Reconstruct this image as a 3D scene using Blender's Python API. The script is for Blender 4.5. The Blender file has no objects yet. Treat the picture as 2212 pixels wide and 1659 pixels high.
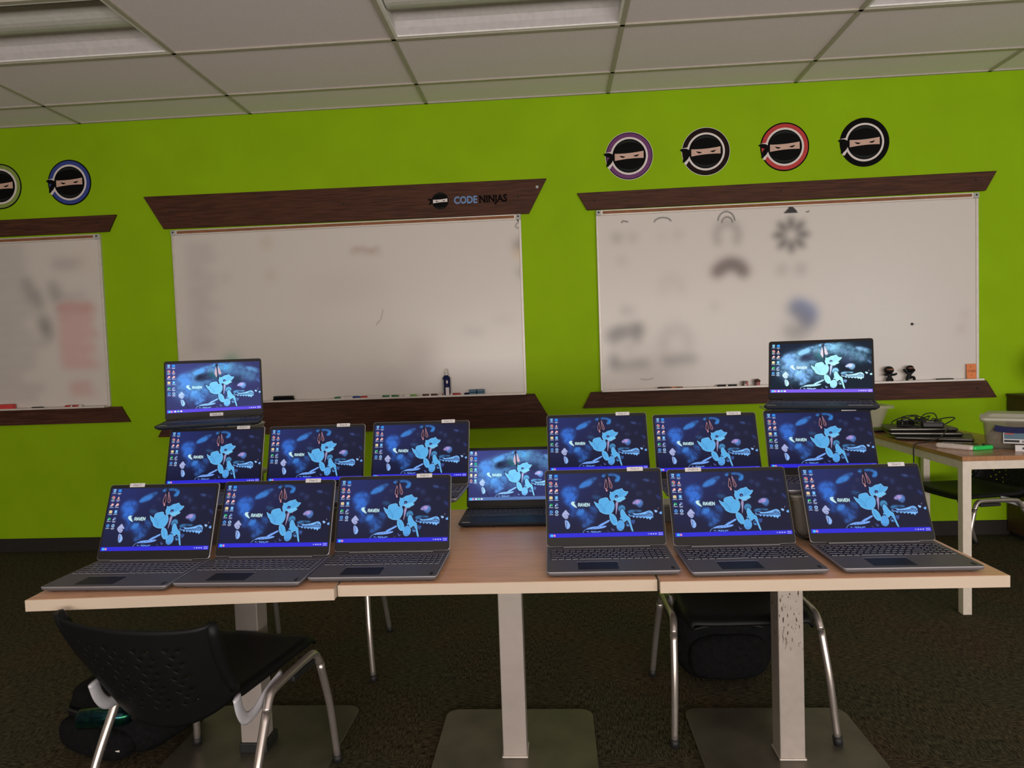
import bpy, bmesh, math, random
import numpy as np
from mathutils import Vector, Matrix
random.seed(7)
SC = bpy.context.scene
COL = SC.collection
PI = math.pi

# ------------------------------------------------------------------ helpers
def srgb(r, g, b):
    f = lambda c: (c/255/12.92) if c/255 <= 0.04045 else ((c/255+0.055)/1.055)**2.4
    return (f(r), f(g), f(b))

def mat(name, col, rough=0.5, metal=0.0, noise=None, spec=0.5, bump=0.0, bscale=200, trans=0.0, coat=0.0):
    """Principled material with a little procedural variation: noise=(scale, strength, stretch xyz)"""
    m = bpy.data.materials.new(name); m.use_nodes = True
    nt = m.node_tree; b = nt.nodes['Principled BSDF']
    b.inputs['Base Color'].default_value = (*col, 1)
    b.inputs['Roughness'].default_value = rough
    b.inputs['Metallic'].default_value = metal
    b.inputs['Specular IOR Level'].default_value = spec
    if trans: b.inputs['Transmission Weight'].default_value = trans
    if coat: b.inputs['Coat Weight'].default_value = coat
    tc = nt.nodes.new('ShaderNodeTexCoord'); mp = nt.nodes.new('ShaderNodeMapping')
    nt.links.new(tc.outputs['Object'], mp.inputs['Vector'])
    if noise is None: noise = (30, 0.06, (1, 1, 1))
    sc, st, sx = noise
    mp.inputs['Scale'].default_value = sx
    n = nt.nodes.new('ShaderNodeTexNoise'); n.inputs['Scale'].default_value = sc; n.inputs['Detail'].default_value = 4
    nt.links.new(mp.outputs[0], n.inputs['Vector'])
    r = nt.nodes.new('ShaderNodeValToRGB')
    r.color_ramp.elements[0].position = 0.3; r.color_ramp.elements[1].position = 0.7
    r.color_ramp.elements[0].color = (*[max(0, c*(1-st)) for c in col], 1)
    r.color_ramp.elements[1].color = (*[min(1, c*(1+st)) for c in col], 1)
    nt.links.new(n.outputs['Fac'], r.inputs['Fac']); nt.links.new(r.outputs['Color'], b.inputs['Base Color'])
    if bump:
        n2 = nt.nodes.new('ShaderNodeTexNoise'); n2.inputs['Scale'].default_value = bscale
        nt.links.new(tc.outputs['Object'], n2.inputs['Vector'])
        bp = nt.nodes.new('ShaderNodeBump'); bp.inputs['Strength'].default_value = bump; bp.inputs['Distance'].default_value = 0.002
        nt.links.new(n2.outputs['Fac'], bp.inputs['Height']); nt.links.new(bp.outputs['Normal'], b.inputs['Normal'])
    return m

def link(o, parent=None, loc=None, rot=None):
    COL.objects.link(o)
    if parent is not None: o.parent = parent
    if loc is not None: o.location = loc
    if rot is not None: o.rotation_euler = rot
    return o

def mesh_obj(name, verts, faces, m, parent=None, smooth=False, loc=None, rot=None):
    me = bpy.data.meshes.new(name)
    me.from_pydata([tuple(v) for v in verts], [], [tuple(f) for f in faces]); me.update()
    if isinstance(m, (list, tuple)):
        for x in m: me.materials.append(x)
    else: me.materials.append(m)
    if smooth:
        me.polygons.foreach_set('use_smooth', [True]*len(me.polygons))
    return link(bpy.data.objects.new(name, me), parent, loc, rot)

def bm_obj(name, bm, m, parent=None, smooth=False, loc=None, rot=None):
    me = bpy.data.meshes.new(name); bm.to_mesh(me); bm.free()
    for x in (m if isinstance(m, (list, tuple)) else [m]): me.materials.append(x)
    if smooth: me.polygons.foreach_set('use_smooth', [True]*len(me.polygons))
    return link(bpy.data.objects.new(name, me), parent, loc, rot)

def box(name, lo, hi, m, parent=None, bevel=0.0, seg=2, loc=None, rot=None, taper=None):
    bm = bmesh.new()
    vs = []
    for z in (0, 1):
        for (x, y) in ((0, 0), (1, 0), (1, 1), (0, 1)):
            X = hi[0] if x else lo[0]; Y = hi[1] if y else lo[1]
            if taper and z == 0:
                cx, cy = (lo[0]+hi[0])/2, (lo[1]+hi[1])/2
                X = cx+(X-cx)*taper; Y = cy+(Y-cy)*taper
            vs.append(bm.verts.new((X, Y, hi[2] if z else lo[2])))
    for f in ((3, 2, 1, 0), (4, 5, 6, 7), (0, 1, 5, 4), (1, 2, 6, 5), (2, 3, 7, 6), (3, 0, 4, 7)):
        bm.faces.new([vs[i] for i in f])
    if bevel: bmesh.ops.bevel(bm, geom=bm.edges[:]+bm.verts[:], offset=bevel, segments=seg, profile=0.5, affect='EDGES')
    return bm_obj(name, bm, m, parent, False, loc, rot)

def tube(name, pts, r, m, parent=None, seg=10, closed=False, loc=None, rot=None, radii=None, flat=1.0):
    pts = [Vector(p) for p in pts]; n = len(pts)
    verts, faces = [], []
    T = []
    for i in range(n):
        a = pts[i-1] if (i > 0 or closed) else pts[i]
        b = pts[(i+1) % n] if (i < n-1 or closed) else pts[i]
        T.append((b-a).normalized())
    up = Vector((0, 0, 1)) if abs(T[0].z) < 0.9 else Vector((0, 1, 0))
    N = (up - T[0]*up.dot(T[0])).normalized()
    for i in range(n):
        if i: N = (N - T[i]*N.dot(T[i])).normalized()
        B = T[i].cross(N); rr = radii[i] if radii else r
        for k in range(seg):
            a = 2*PI*k/seg
            verts.append(pts[i] + N*(math.cos(a)*rr) + B*(math.sin(a)*rr*flat))
    for i in range(n if closed else n-1):
        j = (i+1) % n
        for k in range(seg):
            k2 = (k+1) % seg
            faces.append((i*seg+k, i*seg+k2, j*seg+k2, j*seg+k))
    if not closed:
        faces.append(tuple(reversed(range(seg)))); faces.append(tuple((n-1)*seg+k for k in range(seg)))
    return mesh_obj(name, verts, faces, m, parent, True, loc, rot)

def smooth_path(ctrl, n=8):
    """Catmull-Rom through control points"""
    P = [Vector(c) for c in ctrl]; P = [2*P[0]-P[1]]+P+[2*P[-1]-P[-2]]
    out = []
    for i in range(1, len(P)-2):
        for k in range(n):
            t = k/n
            a, b, c, d = P[i-1], P[i], P[i+1], P[i+2]
            out.append(0.5*((2*b)+(c-a)*t+(2*a-5*b+4*c-d)*t*t+(3*b-a-3*c+d)*t**3))
    out.append(P[-2]); return out

def prism(name, poly, m, parent=None, axis='y', d0=0.0, d1=0.01, loc=None, rot=None, bevel=0.0):
    """extrude a 2-d outline. axis 'y': outline in x,z, from y=d0 to y=d1; axis 'z': outline in x,y"""
    bm = bmesh.new()
    P = (lambda u, v, d: (u, d, v)) if axis == 'y' else ((lambda u, v, d: (u, v, d)) if axis == 'z' else (lambda u, v, d: (d, u, v)))
    a = [bm.verts.new(P(u, v, d0)) for u, v in poly]; b = [bm.verts.new(P(u, v, d1)) for u, v in poly]
    n = len(poly)
    bm.faces.new(a); bm.faces.new(b[::-1])
    for i in range(n):
        j = (i+1) % n; bm.faces.new((a[j], a[i], b[i], b[j]))
    bmesh.ops.recalc_face_normals(bm, faces=bm.faces[:])
    if bevel: bmesh.ops.bevel(bm, geom=bm.edges[:]+bm.verts[:], offset=bevel, segments=2, profile=0.5, affect='EDGES')
    return bm_obj(name, bm, m, parent, False, loc, rot)

def lathe(name, prof, m, parent=None, seg=20, loc=None, rot=None, smooth=True):
    verts, faces = [], []
    for (r, z) in prof:
        for k in range(seg):
            a = 2*PI*k/seg; verts.append((r*math.cos(a), r*math.sin(a), z))
    for i in range(len(prof)-1):
        for k in range(seg):
            k2 = (k+1) % seg; faces.append((i*seg+k, i*seg+k2, (i+1)*seg+k2, (i+1)*seg+k))
    faces.append(tuple(reversed(range(seg)))); faces.append(tuple((len(prof)-1)*seg+k for k in range(seg)))
    return mesh_obj(name, verts, faces, m, parent, smooth, loc, rot)

def grid_surf(name, fn, nu, nv, m, parent=None, thick=0.0, skip=None, loc=None, rot=None):
    bm = bmesh.new()
    V = [[bm.verts.new(fn(i/nu, j/nv)) for i in range(nu+1)] for j in range(nv+1)]
    for j in range(nv):
        for i in range(nu):
            q = (V[j][i], V[j][i+1], V[j+1][i+1], V[j+1][i])
            s = skip(i, j) if skip else 0
            if s == 1: bm.faces.new((q[0], q[1], q[2]))
            elif s == 2: bm.faces.new((q[0], q[1], q[3]))
            else: bm.faces.new(q)
    o = bm_obj(name, bm, m, parent, True, loc, rot)
    if thick:
        md = o.modifiers.new('Solidify', 'SOLIDIFY'); md.thickness = thick; md.offset = 0
    return o

def text_mesh(body, size, extrude=0.0, offset=0.0):
    cu = bpy.data.curves.new('text', 'FONT'); cu.body = body; cu.size = size
    cu.align_x = 'CENTER'; cu.align_y = 'CENTER'; cu.extrude = extrude; cu.offset = offset; cu.resolution_u = 3
    o = bpy.data.objects.new('text', cu); COL.objects.link(o)
    dg = bpy.context.evaluated_depsgraph_get()
    me = bpy.data.meshes.new_from_object(o.evaluated_get(dg))
    bpy.data.objects.remove(o); bpy.data.curves.remove(cu)
    return me

def tag(o, label=None, cat=None, group=None, kind=None):
    if label: o['label'] = label
    if cat: o['category'] = cat
    if group: o['group'] = group
    if kind: o['kind'] = kind
    return o

def thing(name, label, cat, loc=(0, 0, 0), rz=0.0, group=None):
    o = bpy.data.objects.new(name, None); o.empty_display_size = 0.05
    link(o, None, loc, (0, 0, rz)); return tag(o, label, cat, group)

def dup(root, loc, rz, label, group=None):
    r = root.copy(); COL.objects.link(r); r.location = loc; r.rotation_euler = (0, 0, rz); r['label'] = label
    if group: r['group'] = group
    for ch in list(root.children):
        c = ch.copy(); COL.objects.link(c); c.parent = r
        for g in list(ch.children):
            d = g.copy(); COL.objects.link(d); d.parent = c
    return r

def struct(o):
    o['kind'] = 'structure'; return o

# ------------------------------------------------------------------ raster pictures on real surfaces (screens, boards)
class Canvas:
    def __init__(s, w, h, col):
        s.w, s.h = w, h
        s.a = np.zeros((h, w, 3), np.float32); s.a[:] = np.array(col, np.float32)
        s.X, s.Y = np.meshgrid(np.arange(w)+0.5, np.arange(h)+0.5)
    def mask_poly(s, P):
        P = np.asarray(P, float); m = np.zeros((s.h, s.w), bool)
        x0, x1 = max(0, int(P[:, 0].min())-1), min(s.w, int(P[:, 0].max())+2)
        y0, y1 = max(0, int(P[:, 1].min())-1), min(s.h, int(P[:, 1].max())+2)
        if x1 <= x0 or y1 <= y0: return m.astype(np.float32)
        X = s.X[y0:y1, x0:x1]; Y = s.Y[y0:y1, x0:x1]; r = np.zeros(X.shape, bool); n = len(P)
        for i in range(n):
            xa, ya = P[i]; xb, yb = P[(i+1) % n]
            if ya == yb: continue
            c = ((Y < ya) != (Y < yb)) & (X < (xb-xa)*(Y-ya)/(yb-ya)+xa)
            r ^= c
        m[y0:y1, x0:x1] = r
        return m.astype(np.float32)
    def mask_line(s, P, w):
        P = np.asarray(P, float); m = np.zeros((s.h, s.w), np.float32)
        for i in range(len(P)-1):
            (xa, ya), (xb, yb) = P[i], P[i+1]
            x0, x1 = max(0, int(min(xa, xb)-w-2)), min(s.w, int(max(xa, xb)+w+3))
            y0, y1 = max(0, int(min(ya, yb)-w-2)), min(s.h, int(max(ya, yb)+w+3))
            if x1 <= x0 or y1 <= y0: continue
            X = s.X[y0:y1, x0:x1]; Y = s.Y[y0:y1, x0:x1]
            L2 = (xb-xa)**2+(yb-ya)**2+1e-9
            t = np.clip(((X-xa)*(xb-xa)+(Y-ya)*(yb-ya))/L2, 0, 1)
            d = np.hypot(X-xa-t*(xb-xa), Y-ya-t*(yb-ya))
            m[y0:y1, x0:x1] = np.maximum(m[y0:y1, x0:x1], np.clip(w/2-d+0.5, 0, 1))
        return m
    def blur(s, m, sig):
        if sig <= 0: return m
        k = np.arange(-int(3*sig)-1, int(3*sig)+2); g = np.exp(-k**2/(2*sig*sig)); g /= g.sum()
        p = len(k)//2
        q = np.pad(m, ((p, p), (p, p)), mode='edge')
        o = np.zeros((q.shape[0], s.w), np.float32)
        for i, gv in enumerate(g): o += gv*q[:, i:i+s.w]
        r = np.zeros((s.h, s.w), np.float32)
        for i, gv in enumerate(g): r += gv*o[i:i+s.h]
        return r
    def put(s, m, col, al=1.0):
        m = (m*al)[..., None]; s.a = s.a*(1-m)+np.array(col, np.float32)*m
    def fill(s, P, col, al=1.0, blur=0): s.put(s.blur(s.mask_poly(P), blur), col, al)
    def line(s, P, w, col, al=1.0, blur=0): s.put(s.blur(s.mask_line(P, w), blur), col, al)
    def half(s):
        a = s.a[:s.h//2*2, :s.w//2*2]
        return (a[0::2, 0::2]+a[1::2, 0::2]+a[0::2, 1::2]+a[1::2, 1::2])/4

def lin(a):
    a = np.clip(a/255.0, 0, 1)
    return np.where(a <= 0.04045, a/12.92, ((a+0.055)/1.055)**2.4)

def picture_mesh(name, W, H, rgb, m, x0=None, z0=0.0, y=0.0):
    """flat grid in the x-z plane facing -y, one colour per vertex; rgb rows run top to bottom"""
    h, w = rgb.shape[:2]
    if x0 is None: x0 = -W/2
    xs = x0+np.linspace(0, W, w); zs = z0+np.linspace(H, 0, h)
    X, Z = np.meshgrid(xs, zs)
    co = np.stack([X, np.full_like(X, y), Z], -1).reshape(-1, 3).astype(np.float32)
    I = np.arange(h*w).reshape(h, w)
    q = np.stack([I[:-1, :-1], I[1:, :-1], I[1:, 1:], I[:-1, 1:]], -1).reshape(-1, 4)
    me = bpy.data.meshes.new(name)
    me.vertices.add(len(co)); me.vertices.foreach_set('co', co.ravel())
    me.loops.add(q.size); me.loops.foreach_set('vertex_index', q.ravel().astype(np.int32))
    me.polygons.add(len(q)); me.polygons.foreach_set('loop_start', (np.arange(len(q))*4).astype(np.int32))
    me.update(calc_edges=True)
    at = me.color_attributes.new('Picture', 'FLOAT_COLOR', 'POINT')
    c = np.ones((h*w, 4), np.float32); c[:, :3] = lin(rgb).reshape(-1, 3)
    at.data.foreach_set('color', c.ravel())
    me.materials.append(m); return me

# ------------------------------------------------------------------ materials
M = {}
M['green'] = mat('green_paint', (0.275, 0.475, 0.004), 0.75, noise=(3, 0.05, (1, 1, 1)), bump=0.15, bscale=350, spec=0.12)
M['tile'] = mat('ceiling_tile', (0.90, 0.80, 0.84), 0.95, noise=(180, 0.06, (1, 1, 1)), spec=0.1, bump=0.1, bscale=500)
M['tee'] = mat('ceiling_tee', (0.46, 0.42, 0.34), 0.6)
M['fixture'] = mat('fixture_white_enamel', (0.70, 0.66, 0.66), 0.5)
M['fixture_edge'] = mat('fixture_edge_white', (0.9, 0.86, 0.84), 0.4)
M['lens'] = mat('fixture_lens', (0.66, 0.65, 0.60), 0.5)
M['plain'] = mat('plain_wall_paint', (0.55, 0.50, 0.42), 0.8)
M['rubber'] = mat('baseboard_rubber', (0.028, 0.025, 0.021), 0.7, spec=0.15)
M['walnut'] = mat('dark_walnut_laminate', (0.070, 0.026, 0.014), 0.6, noise=(6, 0.42, (1.2, 20, 26)), spec=0.2)
M['cabinet'] = mat('dark_brown_cabinet_wood', (0.06, 0.028, 0.014), 0.5, noise=(8, 0.3, (10, 10, 1)))
M['table'] = mat('table_top_beech_laminate', (0.80, 0.46, 0.27), 0.32, noise=(5, 0.10, (2, 22, 1)), spec=0.5)
M['edge'] = mat('table_edge_band_cream', (0.55, 0.445, 0.335), 0.5, noise=(4, 0.04, (1, 1, 1)))
M['side_top'] = mat('side_table_oak_laminate', (0.36, 0.17, 0.075), 0.22, noise=(5, 0.16, (18, 1.5, 1)), spec=0.5)
M['white_frame'] = mat('cream_painted_steel', (0.66, 0.58, 0.48), 0.4)
M['silver'] = mat('silver_painted_steel', (0.46, 0.40, 0.36), 0.38, 0.35, noise=(14, 0.05, (1, 1, 1)))
M['plate'] = mat('grey_base_plate_steel', (0.14, 0.125, 0.095), 0.42, 0.55, noise=(7, 0.25, (1, 1, 1)))
M['weld'] = mat('weld_bead_steel', (0.5, 0.45, 0.4), 0.5, 0.4, bump=0.6, bscale=150)
M['chrome'] = mat('chair_tube_steel', (0.50, 0.45, 0.41), 0.28, 0.8)
M['bracket'] = mat('pale_grey_bracket', (0.52, 0.52, 0.55), 0.4, 0.2)
M['poly'] = mat('black_polypropylene', (0.006, 0.006, 0.0065), 0.48, bump=0.25, bscale=900, spec=0.22)
M['black'] = mat('black_rubber', (0.010, 0.010, 0.010), 0.6)
M['fabric'] = mat('black_nylon', (0.0075, 0.0075, 0.008), 0.9, noise=(60, 0.3, (1, 1, 1)), bump=0.5, bscale=300, spec=0.08)
M['deck'] = mat('laptop_grey_deck', (0.125, 0.120, 0.125), 0.55, 0.25, noise=(500, 0.05, (1, 1, 1)))
M['rim'] = mat('laptop_silver_rim', (0.48, 0.47, 0.50), 0.35, 0.6)
M['bezel'] = mat('laptop_black_bezel', (0.016, 0.015, 0.014), 0.5, spec=0.2)
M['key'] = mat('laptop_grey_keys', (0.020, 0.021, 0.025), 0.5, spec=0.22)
M['key_glint'] = mat('laptop_key_edge_glint', (0.24, 0.24, 0.26), 0.4, 0.2)  # reflection on the key bevels, painted as a paler colour
M['pad'] = mat('laptop_touchpad', (0.020, 0.021, 0.024), 0.5, spec=0.2)
M['deck2'] = mat('laptop_black_deck', (0.013, 0.016, 0.023), 0.5, spec=0.25)
M['key2_glint'] = mat('laptop_black_key_edge_glint', (0.10, 0.105, 0.12), 0.45)  # painted glint for the key bevels of the black laptops
M['key2'] = mat('laptop_black_keys', (0.022, 0.025, 0.034), 0.5, spec=0.25)
M['paper'] = mat('white_label_tape', (0.62, 0.60, 0.60), 0.5)
M['ink'] = mat('black_ink', (0.02, 0.02, 0.022), 0.6)
M['lens_black'] = mat('camera_lens', (0.01, 0.01, 0.012), 0.15)
M['alu'] = mat('whiteboard_frame', (0.66, 0.60, 0.54), 0.4, 0.15)
M['cork'] = mat('cork_strip', (0.26, 0.105, 0.045), 0.9, noise=(40, 0.35, (0.3, 1, 4)))
M['clip'] = mat('grey_plastic_clip', (0.42, 0.42, 0.40), 0.4)
M['e_black'] = mat('emblem_black', (0.004, 0.004, 0.004), 0.7, spec=0.08)
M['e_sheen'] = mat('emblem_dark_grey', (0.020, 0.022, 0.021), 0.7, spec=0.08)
M['e_white'] = mat('emblem_white', (0.74, 0.66, 0.64), 0.55)
M['e_skin'] = mat('emblem_skin', (0.62, 0.40, 0.32), 0.55)
M['e_skin2'] = mat('emblem_skin_dark', (0.50, 0.31, 0.26), 0.55)
M['e_blue'] = mat('emblem_blue', (0.030, 0.055, 0.27), 0.55)
M['e_purple'] = mat('emblem_purple', (0.13, 0.018, 0.13), 0.55)
M['e_brown'] = mat('emblem_dark_brown', (0.018, 0.009, 0.008), 0.7, spec=0.08)
M['e_red'] = mat('emblem_red', (0.48, 0.022, 0.020), 0.55)
M['e_olive'] = mat('emblem_olive', (0.24, 0.32, 0.06), 0.55)
M['logo_blue'] = mat('lettering_blue', (0.12, 0.24, 0.48), 0.5)
M['logo_black'] = mat('lettering_black', (0.005, 0.003, 0.003), 0.8, spec=0.05)
M['red'] = mat('marker_red', (0.42, 0.03, 0.025), 0.4)
M['green2'] = mat('marker_green', (0.02, 0.16, 0.05), 0.4)
M['lime'] = mat('marker_lime', (0.16, 0.40, 0.07), 0.4)
M['mblue'] = mat('marker_blue', (0.02, 0.05, 0.26), 0.4)
M['mbrown'] = mat('marker_brown', (0.08, 0.025, 0.015), 0.4)
M['mwhite'] = mat('marker_white_barrel', (0.66, 0.62, 0.58), 0.4)
M['navy'] = mat('navy_label', (0.008, 0.011, 0.065), 0.5, spec=0.15)
M['teal'] = mat('teal_blue_plastic', (0.03, 0.11, 0.17), 0.35)
M['orange'] = mat('orange_card', (0.75, 0.22, 0.06), 0.6)
M['redbox'] = mat('red_card_box', (0.60, 0.05, 0.05), 0.5)
M['lgrey'] = mat('pale_grey_device', (0.62, 0.55, 0.50), 0.4)
M['neon'] = mat('bright_green_plastic', (0.02, 0.55, 0.10), 0.35)
M['dark_lap'] = mat('dark_grey_closed_laptop', (0.035, 0.033, 0.030), 0.3, 0.3)
M['lap_edge'] = mat('closed_laptop_metal_edge', (0.22, 0.21, 0.18), 0.35, 0.6)
M['cable'] = mat('black_cable', (0.008, 0.008, 0.008), 0.45)
M['tablet'] = mat('dark_tablet_glass', (0.05, 0.028, 0.02), 0.12)

def clear_plastic(name, col, density):
    m = bpy.data.materials.new(name); m.use_nodes = True; nt = m.node_tree
    for n in list(nt.nodes): nt.nodes.remove(n)
    out = nt.nodes.new('ShaderNodeOutputMaterial'); mix = nt.nodes.new('ShaderNodeMixShader')
    tr = nt.nodes.new('ShaderNodeBsdfTransparent'); tr.inputs['Color'].default_value = (*[min(1, 0.55+c) for c in col], 1)
    pb = nt.nodes.new('ShaderNodeBsdfPrincipled'); pb.inputs['Roughness'].default_value = 0.3
    n = nt.nodes.new('ShaderNodeTexNoise'); n.inputs['Scale'].default_value = 12
    tc = nt.nodes.new('ShaderNodeTexCoord'); nt.links.new(tc.outputs['Object'], n.inputs['Vector'])
    mr = nt.nodes.new('ShaderNodeMapRange'); mr.inputs['To Min'].default_value = density-0.06; mr.inputs['To Max'].default_value = density+0.06
    nt.links.new(n.outputs['Fac'], mr.inputs['Value'])
    pb.inputs['Base Color'].default_value = (*col, 1)
    nt.links.new(mr.outputs[0], mix.inputs['Fac']); nt.links.new(tr.outputs[0], mix.inputs[1]); nt.links.new(pb.outputs[0], mix.inputs[2])
    nt.links.new(mix.outputs[0], out.inputs['Surface']); return m
M['bin'] = clear_plastic('smoky_clear_plastic', (0.30, 0.27, 0.23), 0.62)
M['binrim'] = clear_plastic('frosted_clear_plastic', (0.55, 0.52, 0.44), 0.72)
M['bin_green'] = clear_plastic('clear_grey_plastic', (0.36, 0.33, 0.26), 0.26)

def carpet_mat():
    m = bpy.data.materials.new('woven_carpet_tiles'); m.use_nodes = True; nt = m.node_tree
    N, L = nt.nodes.new, nt.links.new
    b = nt.nodes['Principled BSDF']; b.inputs['Roughness'].default_value = 0.95; b.inputs['Specular IOR Level'].default_value = 0.1
    tc = N('ShaderNodeTexCoord')
    ch = N('ShaderNodeTexChecker'); ch.inputs['Scale'].default_value = 2.0; L(tc.outputs['Object'], ch.inputs['Vector'])
    def dashes(sx, sy):
        mp = N('ShaderNodeMapping'); mp.inputs['Scale'].default_value = (sx, sy, 1); L(tc.outputs['Object'], mp.inputs['Vector'])
        n = N('ShaderNodeTexNoise'); n.inputs['Scale'].default_value = 1.0; n.inputs['Detail'].default_value = 3; n.inputs['Roughness'].default_value = 0.75
        L(mp.outputs[0], n.inputs['Vector']); return n
    a, c = dashes(35, 230), dashes(230, 35)
    mx = N('ShaderNodeMix'); mx.data_type = 'FLOAT'
    L(ch.outputs['Fac'], mx.inputs['Factor']); L(a.outputs['Fac'], mx.inputs['A']); L(c.outputs['Fac'], mx.inputs['B'])
    speck = N('ShaderNodeTexNoise'); speck.inputs['Scale'].default_value = 520; speck.inputs['Detail'].default_value = 1; L(tc.outputs['Object'], speck.inputs['Vector'])
    add = N('ShaderNodeMath'); add.operation = 'MULTIPLY_ADD'; add.inputs[1].default_value = 0.45
    L(speck.outputs['Fac'], add.inputs[0]); L(mx.outputs['Result'], add.inputs[2])
    rp = N('ShaderNodeValToRGB'); e = rp.color_ramp.elements
    e[0].position = 0.60; e[0].color = (0.006, 0.0055, 0.004, 1); e[1].position = 0.92; e[1].color = (0.135, 0.115, 0.078, 1)
    L(add.outputs[0], rp.inputs['Fac'])
    big = N('ShaderNodeTexNoise'); big.inputs['Scale'].default_value = 2.2; big.inputs['Detail'].default_value = 2; L(tc.outputs['Object'], big.inputs['Vector'])
    rb = N('ShaderNodeValToRGB'); rb.color_ramp.elements[0].position = 0.4; rb.color_ramp.elements[1].position = 0.64
    rb.color_ramp.elements[0].color = (0.92, 1.0, 0.82, 1); rb.color_ramp.elements[1].color = (1.12, 0.95, 0.80, 1)
    L(big.outputs['Fac'], rb.inputs['Fac'])
    mul = N('ShaderNodeMix'); mul.data_type = 'RGBA'; mul.blend_type = 'MULTIPLY'; mul.inputs['Factor'].default_value = 1
    L(rp.outputs['Color'], mul.inputs['A']); L(rb.outputs['Color'], mul.inputs['B']); L(mul.outputs['Result'], b.inputs['Base Color'])
    bp = N('ShaderNodeBump'); bp.inputs['Strength'].default_value = 0.5; bp.inputs['Distance'].default_value = 0.003
    L(add.outputs[0], bp.inputs['Height']); L(bp.outputs['Normal'], b.inputs['Normal'])
    return m
M['carpet'] = carpet_mat()

def scratched_mat():
    m = mat('scratched_silver_steel', (0.48, 0.42, 0.37), 0.38, 0.35)
    nt = m.node_tree; N, L = nt.nodes.new, nt.links.new; b = nt.nodes['Principled BSDF']
    src = b.inputs['Base Color'].links[0].from_socket
    tc = N('ShaderNodeTexCoord'); mp = N('ShaderNodeMapping'); mp.inputs['Scale'].default_value = (150, 150, 48); L(tc.outputs['Object'], mp.inputs['Vector'])
    n = N('ShaderNodeTexNoise'); n.inputs['Scale'].default_value = 1; n.inputs['Detail'].default_value = 6; L(mp.outputs[0], n.inputs['Vector'])
    r = N('ShaderNodeValToRGB'); r.color_ramp.elements[0].position = 0.615; r.color_ramp.elements[1].position = 0.63; L(n.outputs['Fac'], r.inputs['Fac'])
    sx = N('ShaderNodeSeparateXYZ'); L(tc.outputs['Object'], sx.inputs[0])
    mr = N('ShaderNodeMapRange'); mr.inputs['From Min'].default_value = 0.34; mr.inputs['From Max'].default_value = 0.42; L(sx.outputs['Z'], mr.inputs['Value'])
    mu = N('ShaderNodeMath'); mu.operation = 'MULTIPLY'; L(r.outputs['Color'], mu.inputs[0]); L(mr.outputs[0], mu.inputs[1])
    mx = N('ShaderNodeMix'); mx.data_type = 'RGBA'; L(mu.outputs[0], mx.inputs['Factor']); L(src, mx.inputs['A']); mx.inputs['B'].default_value = (0.045, 0.025, 0.02, 1)
    L(mx.outputs['Result'], b.inputs['Base Color']); return m
M['scratched'] = scratched_mat()

def iridescent_mat():
    m = mat('iridescent_foil', (0.03, 0.03, 0.04), 0.18, 0.9); nt = m.node_tree; N, L = nt.nodes.new, nt.links.new
    b = nt.nodes['Principled BSDF']
    tc = N('ShaderNodeTexCoord'); n = N('ShaderNodeTexNoise'); n.inputs['Scale'].default_value = 18; n.inputs['Distortion'].default_value = 1.5
    L(tc.outputs['Object'], n.inputs['Vector'])
    r = N('ShaderNodeValToRGB'); el = r.color_ramp.elements
    el[0].position = 0.3; el[0].color = (0.01, 0.01, 0.014, 1); el[1].position = 0.7; el[1].color = (0.16, 0.08, 0.15, 1)
    x = el.new(0.48); x.color = (0.01, 0.05, 0.06, 1); x = el.new(0.57); x.color = (0.015, 0.10, 0.05, 1)
    L(n.outputs['Fac'], r.inputs['Fac']); L(r.outputs['Color'], b.inputs['Base Color']); return m
M['foil'] = iridescent_mat()

def screen_mat():
    m = bpy.data.materials.new('lit_screen'); m.use_nodes = True; nt = m.node_tree
    b = nt.nodes['Principled BSDF']; b.inputs['Base Color'].default_value = (0.01, 0.01, 0.012, 1); b.inputs['Roughness'].default_value = 0.45
    b.inputs['Specular IOR Level'].default_value = 0.04
    a = nt.nodes.new('ShaderNodeVertexColor'); a.layer_name = 'Picture'
    nt.links.new(a.outputs['Color'], b.inputs['Emission Color']); b.inputs['Emission Strength'].default_value = 1.0
    m.cycles.emission_sampling = 'NONE'; return m
M['screen'] = screen_mat()

def board_mat():
    m = bpy.data.materials.new('whiteboard_surface'); m.use_nodes = True; nt = m.node_tree
    b = nt.nodes['Principled BSDF']; b.inputs['Roughness'].default_value = 0.30; b.inputs['Specular IOR Level'].default_value = 0.5
    a = nt.nodes.new('ShaderNodeVertexColor'); a.layer_name = 'Picture'
    nt.links.new(a.outputs['Color'], b.inputs['Base Color']); return m
M['board'] = board_mat()

# ------------------------------------------------------------------ camera
R = [[0.9976423582851899, -0.0607203494130841, 0.031980683581153926],
     [0.05914793776653765, 0.9970940323780615, 0.04801054107196827],
     [-0.034802965579540775, -0.04600575793539696, 0.9983347253419862]]
cam = bpy.data.cameras.new('camera'); cam.sensor_fit = 'HORIZONTAL'; cam.sensor_width = 36
cam.lens = 1475.83/2212*36; cam.clip_start = 0.05
co = bpy.data.objects.new('camera', cam); COL.objects.link(co)
co.matrix_world = Matrix(((R[0][0], R[0][2], -R[0][1], 0.0), (R[1][0], R[1][2], -R[1][1], -4.662), (R[2][0], R[2][2], -R[2][1], 1.316), (0, 0, 0, 1)))
SC.camera = co
CY, CZ = 4.662, 1.316
def wx(x, z, y):
    """a point measured on the wall plane, brought forward to depth y along the same line of sight"""
    k = (CY+y)/CY
    return x*k, CZ+(z-CZ)*k

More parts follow.
